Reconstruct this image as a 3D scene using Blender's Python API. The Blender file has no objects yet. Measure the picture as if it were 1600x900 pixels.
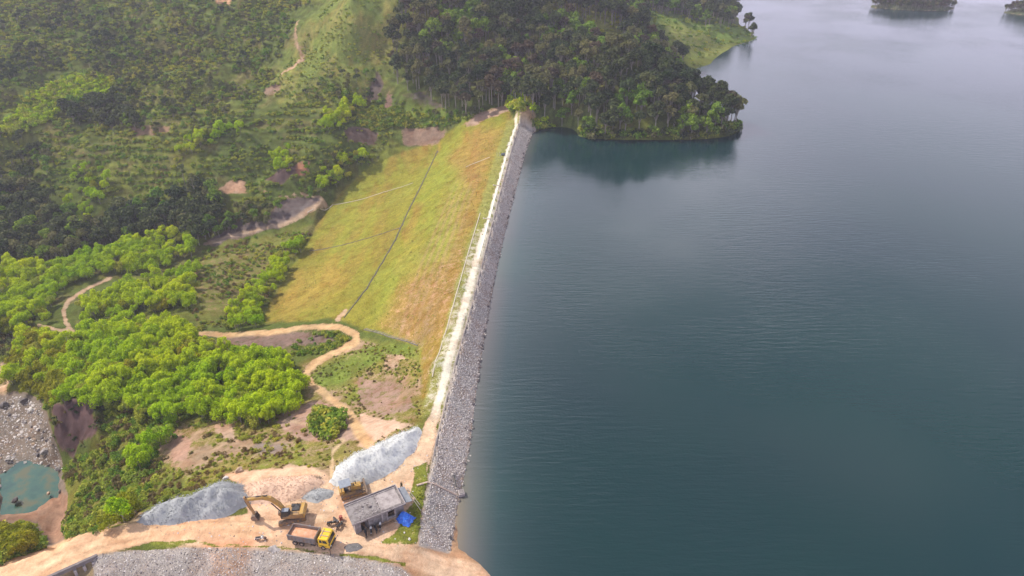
import bpy, bmesh, math, random
import numpy as np
from mathutils import Vector, Matrix, Euler

R = math.radians
random.seed(7)
RNG = np.random.default_rng(11)

# ------------------------------------------------------------------ camera
FPX, PITCH, CAMZ = 1081.0, R(31.0), 98.0
scene = bpy.context.scene
C = scene.collection
cam_data = bpy.data.cameras.new('camera')
cam = bpy.data.objects.new('camera', cam_data)
C.objects.link(cam)
cam.location = (0, 0, CAMZ)
cam.rotation_euler = (R(90) - PITCH, 0, 0)
cam_data.sensor_width = 36.0
cam_data.lens = FPX / 1600.0 * 36.0
cam_data.clip_start = 1.0
cam_data.clip_end = 12000.0
scene.camera = cam

# ------------------------------------------------------------------ light
SUN_AZ, SUN_EL = R(-66.0), R(47.0)          # azimuth clockwise from +Y
world = bpy.data.worlds.new('World')
scene.world = world
world.use_nodes = True
wn = world.node_tree.nodes
wl = world.node_tree.links
sky = wn.new('ShaderNodeTexSky')
sky.sky_type = 'NISHITA'
sky.sun_disc = False
sky.sun_elevation = SUN_EL
sky.sun_rotation = SUN_AZ
sky.altitude = 300
sky.air_density = 1.2
sky.dust_density = 4.0
wtc = wn.new('ShaderNodeTexCoord')
wmp = wn.new('ShaderNodeMapping')
wmp.inputs['Scale'].default_value = (1.0, 1.0, 2.6)
wl.new(wtc.outputs['Generated'], wmp.inputs[0])
wno = wn.new('ShaderNodeTexNoise')
wno.inputs['Scale'].default_value = 2.2
wno.inputs['Detail'].default_value = 7
wno.inputs['Roughness'].default_value = 0.55
wl.new(wmp.outputs[0], wno.inputs[0])
wrp = wn.new('ShaderNodeMapRange')
wrp.inputs[1].default_value = 0.36
wrp.inputs[2].default_value = 0.60
wrp.inputs[4].default_value = 0.9
wl.new(wno.outputs['Fac'], wrp.inputs[0])
wmx = wn.new('ShaderNodeMix')
wmx.data_type = 'RGBA'
wsx = wn.new('ShaderNodeSeparateXYZ')
wl.new(wtc.outputs['Generated'], wsx.inputs[0])
whz = wn.new('ShaderNodeMapRange')           # cloud cover closes up towards the horizon
whz.inputs[1].default_value = 0.05
whz.inputs[2].default_value = 0.55
whz.inputs[3].default_value = 1.0
whz.inputs[4].default_value = 0.0
wl.new(wsx.outputs[2], whz.inputs[0])
wma = wn.new('ShaderNodeMath')
wma.operation = 'MAXIMUM'
wl.new(wrp.outputs[0], wma.inputs[0])
wl.new(whz.outputs[0], wma.inputs[1])
wl.new(wma.outputs[0], wmx.inputs[0])
wl.new(sky.outputs[0], wmx.inputs[6])
wcr = wn.new('ShaderNodeValToRGB')           # cloud colour by height: bright bank low in the sky, greyer overhead
wce = wcr.color_ramp.elements
wce.new(0.5)
for _e, (_p, _c) in zip(wce, [(0.16, (0.66, 0.62, 0.80)), (0.42, (0.92, 0.88, 1.0)), (0.70, (0.13, 0.135, 0.155))]):
    _e.position = _p
    _e.color = (*_c, 1)
wl.new(wsx.outputs[2], wcr.inputs[0])
wsc = wn.new('ShaderNodeVectorMath')
wsc.operation = 'SCALE'
wsc.inputs['Scale'].default_value = 20.0
wl.new(wcr.outputs[0], wsc.inputs[0])
wl.new(wsc.outputs[0], wmx.inputs[7])
wl.new(wmx.outputs[2], wn['Background'].inputs[0])
wn['Background'].inputs[1].default_value = 0.15
sun_data = bpy.data.lights.new('sun', 'SUN')
sun = bpy.data.objects.new('sun', sun_data)
C.objects.link(sun)
sun_data.energy = 5.0
sun_data.angle = R(0.6)
sun_data.color = (1.0, 0.93, 0.82)
sd = Vector((math.sin(SUN_AZ) * math.cos(SUN_EL), math.cos(SUN_AZ) * math.cos(SUN_EL), math.sin(SUN_EL)))
sun.rotation_euler = sd.to_track_quat('Z', 'Y').to_euler()
sun.location = (0, 100, 200)
scene.view_settings.view_transform = 'Standard'
scene.view_settings.look = 'None'
scene.view_settings.exposure = -0.12
scene.view_settings.gamma = 1.0
scene.cycles.volume_bounces = 0
scene.cycles.max_bounces = 6
scene.cycles.diffuse_bounces = 3
scene.cycles.volume_step_rate = 4

CP, SP = math.cos(PITCH), math.sin(PITCH)


def at(u, v, z=4.0):
    """world point of height z seen at photo pixel (u, v)"""
    a, b = (u - 800.0) / FPX, (450.0 - v) / FPX
    dx, dy, dz = a, CP + b * SP, -SP + b * CP
    t = (z - CAMZ) / dz
    return Vector((dx * t, dy * t, z))


def project(x, y, z):
    zz = z - CAMZ
    depth = y * CP - zz * SP
    up = y * SP + zz * CP
    depth = np.maximum(depth, 1.0)
    return 800.0 + FPX * x / depth, 450.0 - FPX * up / depth, depth


# ------------------------------------------------------------------ numpy noise
def _hash(ix, iy, seed):
    h = (ix.astype(np.int64) * 374761393 + iy.astype(np.int64) * 668265263 + seed * 974634777) & 0xFFFFFFFF
    h = ((h ^ (h >> 13)) * 1274126177) & 0xFFFFFFFF
    return ((h ^ (h >> 16)) & 0xFFFF) / 65535.0


def vnoise(x, y, seed=0):
    ix, iy = np.floor(x), np.floor(y)
    fx, fy = x - ix, y - iy
    fx, fy = fx * fx * (3 - 2 * fx), fy * fy * (3 - 2 * fy)
    a, b = _hash(ix, iy, seed), _hash(ix + 1, iy, seed)
    c, d = _hash(ix, iy + 1, seed), _hash(ix + 1, iy + 1, seed)
    return (a * (1 - fx) + b * fx) * (1 - fy) + (c * (1 - fx) + d * fx) * fy


def fbm(x, y, scale, octaves=4, seed=0):
    """0..1, mean about .5"""
    r, amp, tot = 0.0, 1.0, 0.0
    f = 1.0 / scale
    for o in range(octaves):
        r = r + amp * vnoise(x * f + 17.3 * o, y * f - 9.1 * o, seed + o)
        tot += amp
        amp *= 0.55
        f *= 2.03
    return r / tot


def sstep(a, b, x):
    t = np.clip((x - a) / (b - a), 0, 1)
    return t * t * (3 - 2 * t)


def seg_dist(px, py, pts, closed=False, widths=None):
    """distance to a polyline; with widths, returns distance minus local half width"""
    best = np.full(px.shape, 1e9)
    n = len(pts)
    for i in range(n if closed else n - 1):
        ax, ay = pts[i][0], pts[i][1]
        bx, by = pts[(i + 1) % n][0], pts[(i + 1) % n][1]
        dx, dy = bx - ax, by - ay
        L = dx * dx + dy * dy + 1e-9
        t = np.clip(((px - ax) * dx + (py - ay) * dy) / L, 0, 1)
        d = np.hypot(px - ax - t * dx, py - ay - t * dy)
        if widths is not None:
            d = d - (widths[i] + t * (widths[i + 1] - widths[i])) * 0.5
        best = np.minimum(best, d)
    return best


def inside(px, py, poly):
    r = np.zeros(px.shape, bool)
    n = len(poly)
    for i in range(n):
        ax, ay = poly[i][0], poly[i][1]
        bx, by = poly[(i + 1) % n][0], poly[(i + 1) % n][1]
        if ay == by:
            continue
        c = ((ay > py) != (by > py)) & (px < (bx - ax) * (py - ay) / (by - ay) + ax)
        r ^= c
    return r


def polymask(px, py, poly, soft=4.0, grow=0.0):
    """1 inside, soft edge of the given width"""
    out = np.zeros(px.shape)
    xs = [p[0] for p in poly]
    ys = [p[1] for p in poly]
    m = (px > min(xs) - 30) & (px < max(xs) + 30) & (py > min(ys) - 30) & (py < max(ys) + 30)
    if not m.any():
        return out
    qx, qy = px[m], py[m]
    d = seg_dist(qx, qy, poly, True)
    d = np.where(inside(qx, qy, poly), d, -d) + grow
    out[m] = sstep(-soft, soft, d)
    return out


def linemask(px, py, pts, soft=2.0):
    """pts: (u, v, width)"""
    out = np.zeros(px.shape)
    xs = [p[0] for p in pts]
    ys = [p[1] for p in pts]
    m = (px > min(xs) - 40) & (px < max(xs) + 40) & (py > min(ys) - 40) & (py < max(ys) + 40)
    if not m.any():
        return out
    d = seg_dist(px[m], py[m], pts, False, [p[2] for p in pts])
    out[m] = 1 - sstep(-soft, soft, d)
    return out


# ------------------------------------------------------------------ terrain heights
# dam axis: riprap crest edge (photo outline, height 4)
CREST_R = [(812, 198), (800, 235), (783, 300), (765, 370), (750, 430), (735, 490), (715, 560), (700, 620),
           (683, 690), (672, 750), (662, 800), (656, 850)]
WATERLINE = [(835, 203), (822, 235), (805, 300), (786, 375), (772, 440), (758, 520), (745, 605), (735, 690),
             (722, 760), (712, 805), (700, 862)]
CREST_Z = 4.0
crest_w = [at(u, v, CREST_Z) for u, v in CREST_R]
water_w = [at(u, v, 0.0) for u, v in WATERLINE]


def resample(pts, step):
    out = []
    for a, b in zip(pts[:-1], pts[1:]):
        n = max(1, int((b - a).length / step))
        for i in range(n):
            out.append(a.lerp(b, i / n))
    out.append(pts[-1])
    return out


ctrl = []          # (x, y, z)


def cp(u, v, z):
    p = at(u, v, z)
    ctrl.append((p.x, p.y, z))


for p in resample(crest_w, 7):
    ctrl.append(tuple(p))
for p in resample(water_w, 9):
    ctrl.append(tuple(p))
    ctrl.append((p.x + 14, p.y, -6.5))
crest_l = [Vector((p.x - 4.6, p.y - 0.6, CREST_Z)) for p in resample(crest_w, 7) if p.y > 118]
for p in crest_l:
    ctrl.append(tuple(p))
BERM = [(685, 237, -12), (660, 290, -12), (640, 330, -12), (620, 375, -12), (600, 410, -12), (575, 452, -12), (540, 497, -12)]
berm_w = [at(*p) for p in BERM]
for p in resample(berm_w, 8):
    ctrl.append(tuple(p))
    ctrl.append((p.x - 1.8, p.y - 0.4, -12.2))
TOE = [(405, 505, -27), (438, 445, -27), (480, 382, -27), (515, 322, -25), (545, 287, -21), (590, 252, -16), (635, 236, -12.5)]
for p in resample([at(*p) for p in TOE], 9):
    ctrl.append(tuple(p))
PTS = """
725 192 0;760 178 3;792 164 6;835 188 4.5;820 180 5.5
655 540 -3.5;570 516 -10.5;610 528 -7;668 560 -1.5;660 620 0.5;650 655 3;630 600 -2.5;600 560 -6.5;600 620 -4;620 660 2;570 690 2.5
360 760 3;420 740 3.4;500 735 3.6;450 800 4;450 850 4;400 860 4;330 830 4;520 860 4;600 868 4;560 830 4;640 840 4;650 760 4;600 770 4;560 760 4;620 720 4;660 700 4;540 770 4;500 800 4
400 820 4;240 822 4;240 845 4;150 845 4;150 866 4;80 870 4;80 892 4;40 890 4;40 905 4;0 915 4;640 872 3.6;700 884 2.2;760 900 0.9;720 872 0.8;300 855 4;180 862 4
215 806 1.5;190 800 -4;170 790 -9;140 800 -15;110 830 -20;100 800 -26.5;100 770 -27.5;160 740 -17;200 700 -13;150 700 -18;110 730 -26
90 715 -27.4;60 740 -28.4;20 760 -28.5;0 800 -28;50 790 -28.8;80 830 -28;80 850 -24;60 850 -21;20 830 -22;20 860 -14;0 870 -12;50 870 -12;95 858 -14;120 846 -8
0 640 -27;0 700 -28.2;40 670 -27.6;60 640 -25;80 690 -27.4;80 640 -21;0 590 -26;0 560 -26
85 640 -17;120 632 -14.5;155 628 -13;158 690 -17;120 715 -26;90 715 -27.4
250 500 -20;330 520 -19.5;400 520 -18;475 515 -15;450 560 -14;475 585 -11;350 600 -13;250 600 -14;150 560 -18;60 560 -22;30 600 -24;490 610 -9;480 640 -6.5;530 640 -4;540 670 -1;560 560 -9;560 600 -7
400 650 -8;330 660 -9;250 650 -11.5;200 650 -13;450 700 -1.5;400 715 -1;500 710 0.5;300 700 -7;350 740 1;250 750 -7;260 790 0.5;300 770 0.5
300 450 -23.5;350 480 -22.5;400 420 -26.5;440 380 -27;350 410 -27;120 470 -25;50 430 -27;50 520 -24.5;200 450 -24.5;0 460 -26;0 510 -25;100 520 -23.5;200 500 -22
320 385 -29;250 390 -30;200 400 -30;100 400 -30.5;0 420 -30;380 360 -28;450 340 -26.5;500 330 -25.5
50 330 -25;150 330 -25;200 310 -22;280 300 -20.5;340 320 -24;380 300 -20;420 300 -20;480 320 -24.5;0 300 -22;440 270 -13;480 262 -13;430 285 -19;300 250 -12;200 250 -12;100 250 -12;0 240 -11;520 240 -11
200 200 -4;100 200 -5;0 200 -4;300 200 -4;350 180 -1;430 180 0;500 180 0;560 200 -5;650 205 -8;620 230 -12;700 195 -3
600 150 5;650 165 2;700 160 5;740 160 6;200 150 4;0 150 3;300 130 7;200 100 13;0 100 12;400 100 11;440 120 9;470 100 13;500 80 19;550 110 13;600 80 20;650 100 17;700 100 17;760 100 17;780 140 9
0 50 22;100 50 23;200 50 22;300 50 22;400 50 23;450 50 24;480 30 30;0 0 34;200 0 33;400 0 36;550 40 32;620 0 42;550 0 42;700 50 28;700 0 39;800 50 28;800 0 38
850 150 6;850 100 16;850 50 26;900 0 36;950 40 26;930 20 30
"""
for tok in PTS.replace('\n', ';').split(';'):
    if tok.strip():
        cp(*[float(q) for q in tok.split()])
# wooded peninsula and the far spurs, in metres
SHORE0 = [(838, 203), (870, 211), (900, 214), (950, 218), (1000, 219), (1050, 219), (1100, 218), (1135, 214)]
for u, v in SHORE0:
    p = at(u, v, 0)
    ctrl.append((p.x, p.y, -0.1))
    ctrl.append((p.x, p.y - 5, -2.6))
    ctrl.append((p.x, p.y - 25, -8))
ctrl += [(14, 310, 7), (30, 303, 8), (45, 305, 9.5), (60, 303, 8), (75, 301, 6), (90, 297, 3), (102, 300, -0.5), (108, 308, -3),
         (55, 318, 18), (35, 322, 17), (70, 312, 13), (88, 307, 7), (20, 335, 19), (45, 335, 20), (62, 335, 15),
         (78, 335, 5), (92, 335, -3), (98, 325, -3), (86, 352, -2), (74, 352, 5), (60, 360, 14), (92, 375, -3), (76, 378, 4),
         (104, 400, -3), (92, 402, 3), (118, 421, -0.1), (130, 425, -3), (110, 425, 2.5), (120, 447, 2.5), (140, 461, -0.1), (152, 462, -3),
         (125, 470, 4), (150, 478, 0.2), (169, 497, -0.1), (180, 497, -4), (150, 500, 5), (171, 545, 0.0), (182, 550, -4), (160, 560, 5), (166, 585, 6),
         (180, 600, -4), (168, 655, -0.1), (180, 660, -5), (160, 640, 5), (135, 540, 12), (105, 478, 12), (85, 488, 18), (100, 440, 8), (70, 430, 20),
         (60, 480, 24), (100, 560, 22), (60, 560, 30), (130, 610, 16), (50, 400, 25), (20, 420, 32), (0, 480, 42), (0, 600, 50), (80, 650, 28), (100, 720, 14), (150, 720, -2), (60, 750, 30)]
ctrl += [(60, 200, -9), (150, 200, -10), (60, 120, -9), (140, 100, -10), (60, 60, -8), (150, 300, -10), (200, 400, -10), (230, 550, -10), (20, 90, -7),
         (160, 380, -8), (250, 700, -10), (130, 345, -8), (400, 300, -12), (400, 100, -12), (400, 600, -12)]
ctrl += [(-62, 58, -4), (-40, 58, -5), (-20, 56, -5), (0, 58, -5), (-85, 52, -4), (-50, 40, -8), (0, 30, -9), (60, 20, -9), (-100, 40, -8), (-140, 30, -6)]
for u, v, z in [(120, 897, -3.2), (90, 908, -3.5), (138, 886, -3.0), (60, 925, -4), (140, 905, -3.5)]:
    cp(u, v, z)
for u in range(150, 650, 50):
    top = 867 - 9 * math.sin((u - 150) / 500.0 * math.pi) + max(0, (u - 430)) * 0.085
    p = at(u, top, 4.0)
    ctrl.append(tuple(p))
    ctrl.append((p.x, p.y - 6.4, 0.6))
ctrl += [(-130, 90, 2), (-150, 100, -18), (-170, 120, -26), (-150, 150, -27), (-200, 160, -24), (-170, 200, -28), (-220, 220, -26), (-210, 280, -18), (-250, 340, 5),
         (-330, 300, 10), (-300, 200, -10), (-260, 120, -10), (-400, 400, 45), (-380, 150, 10), (-300, 450, 45), (-260, 480, 44), (-200, 560, 60), (-100, 560, 58), (-450, 200, 30), (-300, 60, 15), (-200, 40, 8)]
P = np.array(ctrl, float)
_, keep = np.unique(np.round(P[:, :2] * 2), axis=0, return_index=True)
P = P[np.sort(keep)]
n = len(P)
D = np.hypot(P[:, None, 0] - P[None, :, 0], P[:, None, 1] - P[None, :, 1])
A = np.zeros((n + 3, n + 3))
A[:n, :n] = D - np.eye(n) * 0.6
A[:n, n] = 1
A[:n, n + 1] = P[:, 0] / 100
A[:n, n + 2] = P[:, 1] / 100
A[n:, :n] = A[:n, n:].T
sol = np.linalg.solve(A, np.concatenate([P[:, 2], np.zeros(3)]))


def rbf(x, y):
    out = np.empty(x.shape)
    for s in range(0, len(x), 40000):
        xx, yy = x[s:s + 40000], y[s:s + 40000]
        d = np.hypot(xx[:, None] - P[None, :, 0], yy[:, None] - P[None, :, 1])
        out[s:s + 40000] = d @ sol[:n] + sol[n] + sol[n + 1] * xx / 100 + sol[n + 2] * yy / 100
    return out


ROWS = 680
Y0, Y1 = 44.0, 3800.0
SEG = np.concatenate([np.linspace(0, 0.68, 560, endpoint=False), np.linspace(0.68, 1, ROWS - 560)])
YR = Y0 * np.exp(SEG * math.log(Y1 / Y0))
SC = np.concatenate([np.linspace(-3, -0.97, 22, endpoint=False), np.linspace(-0.97, 0.42, 470), np.linspace(0.45, 2.6, 24)])
GX = SC[None, :] * (YR[:, None] + 30)
GY = np.repeat(YR[:, None], len(SC), 1)
fx, fy = GX.ravel(), GY.ravel()
Z = np.zeros(fx.shape)
near = (fy < 900) & (fx > -520) & (fx < 560)
Z[near] = rbf(fx[near], fy[near])
# rolling hills and lake bed beyond the mapped ground
lake = sstep(0.18, 0.30, fx / (fy + 60)) * (1 - sstep(1500, 2400, fy + fx * 0.5))
far = 35 + 190 * (fbm(fx, fy, 420, 4, 5) - 0.25) * sstep(300, 1800, np.hypot(fx, fy))
far = far * (1 - lake) + (-12) * lake
wfar = np.maximum(np.maximum(sstep(600, 800, fy), sstep(330, 500, -fx)), sstep(330, 480, fx))
Z = np.where(near, Z * (1 - wfar) + far * wfar, far)
_cy = np.array([p.y for p in crest_w])[::-1]
_cx = np.array([p.x for p in crest_w])[::-1]
_wy = np.array([p.y for p in water_w])[::-1]
_wx = np.array([p.x for p in water_w])[::-1]
_xc, _xw = np.interp(fy, _cy, _cx), np.interp(fy, _wy, _wx)
_t = (fx - _xc) / (_xw - _xc)
_zz = 4.0 * (1 - _t)
_m = (_t > 0) & (fy > 80) & (fy < 298)
_w = _m * (1 - sstep(1.6, 3.2, _t)) * sstep(80, 86, fy) * (1 - sstep(288, 298, fy))
Z = Z * (1 - _w) + _zz * _w
ROAD_W = [at(u, v, 4.0) for u, v in [(-40, 935), (10, 905), (80, 877), (150, 848), (240, 830), (330, 824), (400, 822)]]
_rd = seg_dist(np.clip(fx, -400, 400), np.clip(fy, -400, 700), [(p.x, p.y) for p in ROAD_W])
_w = (1 - np.where((fx < -58.5) & (fy < np.interp(fx, [p.x for p in ROAD_W], [p.y for p in ROAD_W])), sstep(2.7, 3.5, _rd), sstep(2.7, 6.0, _rd))) * (fy < 130)
Z = Z * (1 - _w) + 4.0 * _w
_pool = [(0, 740), (30, 730), (60, 725), (90, 724), (95, 740), (94, 768), (75, 780), (40, 794), (8, 802), (0, 800)]
U, V, DEP = project(fx, fy, Z)
Z -= 1.3 * polymask(U + (fbm(fx, fy, 5, 3, 131) - 0.5) * 22, V + (fbm(fx, fy, 5, 3, 132) - 0.5) * 22, _pool, 9, 2)
Z -= 0.8 * linemask(U, V, [(90, 775, 8), (98, 800, 12), (82, 820, 16), (84, 850, 20)], 8)
U, V, DEP = project(fx, fy, Z)
# masks (photo outlines laid on the ground), edges loosened with noise
jx = (fbm(fx, fy, 6, 3, 31) - 0.5) * 14 * np.clip(130 / DEP, 0.35, 1.2)
jy = (fbm(fx, fy, 6, 3, 32) - 0.5) * 14 * np.clip(130 / DEP, 0.35, 1.2)
UJ, VJ = U + jx, V + jy
DAM = [(800, 212), (806, 196), (792, 164), (760, 175), (725, 192), (690, 215), (635, 236), (590, 252), (545, 286), (515, 321), (480, 380), (440, 443), (405, 506),
       (530, 498), (570, 515), (655, 540), (662, 600), (655, 655), (682, 612), (697, 572), (716, 520), (736, 455), (760, 375), (778, 310), (790, 260)]
RIP = CREST_R + WATERLINE[::-1]
RIP2 = [(145, 868), (200, 860), (300, 856), (400, 857), (480, 863), (560, 872), (625, 884), (650, 905), (640, 960), (150, 960)]
YARD = [(352, 745), (400, 735), (480, 727), (510, 742), (520, 760), (560, 756), (600, 745), (632, 715), (655, 680), (672, 640), (686, 640), (680, 690), (668, 735), (655, 765), (650, 830), (656, 858), (600, 862), (560, 868),
        (430, 862), (330, 860), (250, 850), (240, 815), (330, 812), (390, 800), (385, 765)]
m_dam = polymask(UJ, VJ, DAM, 3)
m_dam_hard = polymask(U, V, DAM, 2, 4)
m_rip = polymask(U, V, RIP, 1.5, 3)
m_rip2 = polymask(U, V, RIP2, 2)
m_yard = polymask(UJ, VJ, YARD, 4)
flat = np.maximum.reduce([m_dam_hard, m_rip, m_rip2, polymask(U, V, YARD, 12, 14), linemask(U, V, [(20, 905, 46), (80, 880, 44), (150, 852, 40), (240, 828, 40), (330, 822, 40), (640, 872, 40), (760, 905, 40)], 8)])
hillw = sstep(-520, -200, -V) * (1 - flat)
rough = (fbm(fx, fy, 42, 5, 3) - 0.5) * 12 * hillw + (0.5 - np.abs(2 * fbm(fx * 1.2, fy * 0.8, 38, 4, 203) - 1)) * 7 * hillw + (fbm(fx, fy, 11, 4, 8) - 0.5) * (1 - flat) * np.where(Z < -28, 0.4, 1.6)
landside = sstep(-0.5, 3.5, np.abs(Z)) * np.where(fx > -20, sstep(0, 4, Z), 1)
Z = Z + rough * landside
Z += (fbm(fx, fy, 1.6, 3, 12) - 0.5) * 0.25 * (1 - m_rip)
Z += (1 - np.abs(2 * fbm(fx, fy, 5, 4, 13) - 1)) * 3.0 * polymask(U, V, [(80, 640), (156, 622), (166, 700), (110, 724), (84, 700)], 8) - 0.0
ZG = Z.reshape(GX.shape)


def ground_z(x, y):
    x = np.asarray(x, float)
    y = np.asarray(y, float)
    r = np.interp(y, YR, np.arange(ROWS))
    s = np.interp(x / (y + 30), SC, np.arange(len(SC)))
    r = np.clip(r, 0, ROWS - 1.001)
    s = np.clip(s, 0, len(SC) - 1.001)
    i, j = r.astype(int), s.astype(int)
    a, b = r - i, s - j
    return (ZG[i, j] * (1 - a) * (1 - b) + ZG[i + 1, j] * a * (1 - b) + ZG[i, j + 1] * (1 - a) * b + ZG[i + 1, j + 1] * a * b)


def on(u, v, z0=4.0, it=12):
    """world point where the ground is seen at photo pixel (u, v)"""
    z = z0
    for _ in range(it):
        p = at(u, v, z)
        zn = float(ground_z(p.x, p.y))
        z = z + (zn - z) * 0.55
    p = at(u, v, z)
    return Vector((p.x, p.y, float(ground_z(p.x, p.y))))


# ------------------------------------------------------------------ materials
def new_mat(name):
    m = bpy.data.materials.new(name)
    m.use_nodes = True
    nt = m.node_tree
    return m, nt, nt.nodes['Principled BSDF']


def N(nt, kind, **kw):
    nd = nt.nodes.new(kind)
    for k, v in kw.items():
        if k.startswith('i_'):
            key = k[2:]
            nd.inputs[int(key) if key.isdigit() else key].default_value = v
        else:
            setattr(nd, k, v)
    return nd


def noise_col(nt, scale, detail=4, rough=0.6, vec=None, dist=0.0):
    nd = N(nt, 'ShaderNodeTexNoise', i_Scale=scale, i_Detail=detail, i_Roughness=rough, i_Distortion=dist)
    if vec is not None:
        nt.links.new(vec, nd.inputs['Vector'])
    return nd.outputs['Fac']


def ramp(nt, fac, stops):
    r = nt.nodes.new('ShaderNodeValToRGB')
    el = r.color_ramp.elements
    while len(el) < len(stops):
        el.new(0.5)
    for e, (p, c) in zip(el, stops):
        e.position = p
        e.color = (c[0], c[1], c[2], 1) if not isinstance(c, float) else (c, c, c, 1)
    nt.links.new(fac, r.inputs[0])
    return r.outputs[0]


def mix(nt, fac, a, b, mode='MIX'):
    m = nt.nodes.new('ShaderNodeMix')
    m.data_type = 'RGBA'
    m.blend_type = mode
    for s, val in ((0, fac), (6, a), (7, b)):
        if hasattr(val, 'links') or hasattr(val, 'is_linked'):
            nt.links.new(val, m.inputs[s])
        elif s == 0:
            m.inputs[0].default_value = val
        else:
            m.inputs[s].default_value = (*val[:3], 1)
    return m.outputs[2]


def bump(nt, h, strength, dist, bsdf):
    b = N(nt, 'ShaderNodeBump', i_Strength=strength, i_Distance=dist)
    nt.links.new(h, b.inputs['Height'])
    nt.links.new(b.outputs[0], bsdf.inputs['Normal'])
    return b


def simple(name, col, rough=0.6, metal=0.0, var=0.15, scale=3.0, col2=None, bump_s=0.0, spec=0.5):
    """painted / worn surface: base colour broken up by two noises in object space"""
    m, nt, b = new_mat(name)
    tc = nt.nodes.new('ShaderNodeTexCoord').outputs['Object']
    f = noise_col(nt, scale, 5, 0.65, tc)
    c2 = col2 if col2 else tuple(c * (1 - var * 2) for c in col)
    cc = ramp(nt, f, [(0.42, col), (0.66, c2)])
    nt.links.new(cc, b.inputs['Base Color'])
    b.inputs['Roughness'].default_value = rough
    b.inputs['Metallic'].default_value = metal
    b.inputs['Specular IOR Level'].default_value = spec
    if bump_s:
        bump(nt, f, bump_s, 0.05, b)
    return m


def tag(o, label=None, cat=None, group=None, kind=None):
    for k, val in (('label', label), ('category', cat), ('group', group), ('kind', kind)):
        if val:
            o[k] = val
    return o


# ground: vertex colours say what each patch is made of, shader adds grain
m_ground, nt, b = new_mat('ground_cover')
geo = nt.nodes.new('ShaderNodeNewGeometry').outputs['Position']
ca = N(nt, 'ShaderNodeAttribute', attribute_name='cover').outputs['Color']
cd = N(nt, 'ShaderNodeAttribute', attribute_name='soil').outputs['Color']
wf = N(nt, 'ShaderNodeAttribute', attribute_name='bare').outputs['Fac']
n1 = noise_col(nt, 0.55, 6, 0.7, geo)
n2 = noise_col(nt, 3.1, 5, 0.75, geo)
n3 = noise_col(nt, 0.13, 3, 0.6, geo)
ad = N(nt, 'ShaderNodeMath', operation='ADD')
sb = N(nt, 'ShaderNodeMath', operation='MULTIPLY_ADD', i_1=1.5, i_2=-0.75)
nt.links.new(n1, sb.inputs[0])
nt.links.new(wf, ad.inputs[0])
nt.links.new(sb.outputs[0], ad.inputs[1])
sb2 = N(nt, 'ShaderNodeMath', operation='MULTIPLY_ADD', i_1=0.9, i_2=-0.45)
nt.links.new(n2, sb2.inputs[0])
ad2 = N(nt, 'ShaderNodeMath', operation='ADD')
nt.links.new(ad.outputs[0], ad2.inputs[0])
nt.links.new(sb2.outputs[0], ad2.inputs[1])
mr = N(nt, 'ShaderNodeMapRange', i_1=0.38, i_2=0.62)
nt.links.new(ad2.outputs[0], mr.inputs[0])
cc = mix(nt, mr.outputs[0], ca, cd)
gr_ = mix(nt, mr.outputs[0], ramp(nt, n2, [(0.3, 0.5), (0.5, 1.0), (0.72, 1.5)]), ramp(nt, n2, [(0.3, 0.82), (0.5, 1.0), (0.72, 1.12)]))
cc = mix(nt, 1.0, cc, gr_, 'MULTIPLY')
n4 = noise_col(nt, 0.22, 5, 0.65, geo, 0.6)
cc = mix(nt, 1.0, cc, ramp(nt, n4, [(0.34, (0.84, 0.74, 0.68)), (0.52, (1, 1, 1)), (0.68, (1.1, 1.1, 1.1))]), 'MULTIPLY')
cc = mix(nt, 1.0, cc, ramp(nt, n1, [(0.32, 0.78), (0.5, 1.0), (0.68, 1.2)]), 'MULTIPLY')
cc = mix(nt, 1.0, cc, ramp(nt, n3, [(0.3, (0.86, 0.9, 0.86)), (0.7, (1.13, 1.08, 1.0))]), 'MULTIPLY')
nt.links.new(cc, b.inputs['Base Color'])
b.inputs['Roughness'].default_value = 0.95
b.inputs['Specular IOR Level'].default_value = 0.05
bump(nt, n2, 0.7, 0.35, b)

# ------------------------------------------------------------------ terrain colours
GREEN = np.array([0.100, 0.130, 0.030])


def lay(base, mask, col):
    return base + (np.array(col)[None, :] - base) * mask[:, None]


def jit(poly, soft=4, grow=0):
    return polymask(UJ, VJ, poly, soft, grow)


big = fbm(fx, fy, 28, 4, 77)
mid = fbm(fx, fy, 9, 4, 78)
cov = np.repeat(GREEN[None, :], len(fx), 0)
cov = lay(cov, sstep(0.48, 0.62, big), (0.15, 0.17, 0.035))
cov = lay(cov, sstep(0.55, 0.66, mid) * 0.6, (0.15, 0.13, 0.05))
soil = np.repeat(np.array([[0.24, 0.17, 0.10]]), len(fx), 0)
bare = np.clip((mid - 0.5) * 1.2, -0.3, 0.3) + 0.02
rows = 0.5 + 0.5 * np.sin(Z * 3.6 + 2.5 * fbm(fx, fy, 22, 3, 55))
hillm = (sstep(-350, -300, -V) * (fx < 60))[:, None]
cov = cov * (1 - hillm) + cov * (0.72 + 0.62 * rows[:, None]) * hillm
pale_spur = jit([(430, 130), (500, 20), (540, -20), (640, -20), (625, 60), (610, 110), (540, 170), (440, 170)], 12)  # spur with its own yellow-green grass cover
cov = lay(cov, pale_spur, (0.19, 0.23, 0.05))
cov = lay(cov, pale_spur * sstep(0.45, 0.6, mid), (0.27, 0.25, 0.07))
cov = lay(cov, pale_spur * (1 - rows) * 0.6, (0.11, 0.15, 0.035))
cov = lay(cov, jit([(0, 200), (60, 140), (130, 115), (175, 120), (178, 145), (110, 160), (70, 190), (20, 215)], 5), (0.13, 0.24, 0.03))
cov = lay(cov, jit([(860, 0), (960, 20), (990, 70), (930, 90), (900, 50), (860, 40)], 8) * 0.8, (0.26, 0.26, 0.07))
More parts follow.
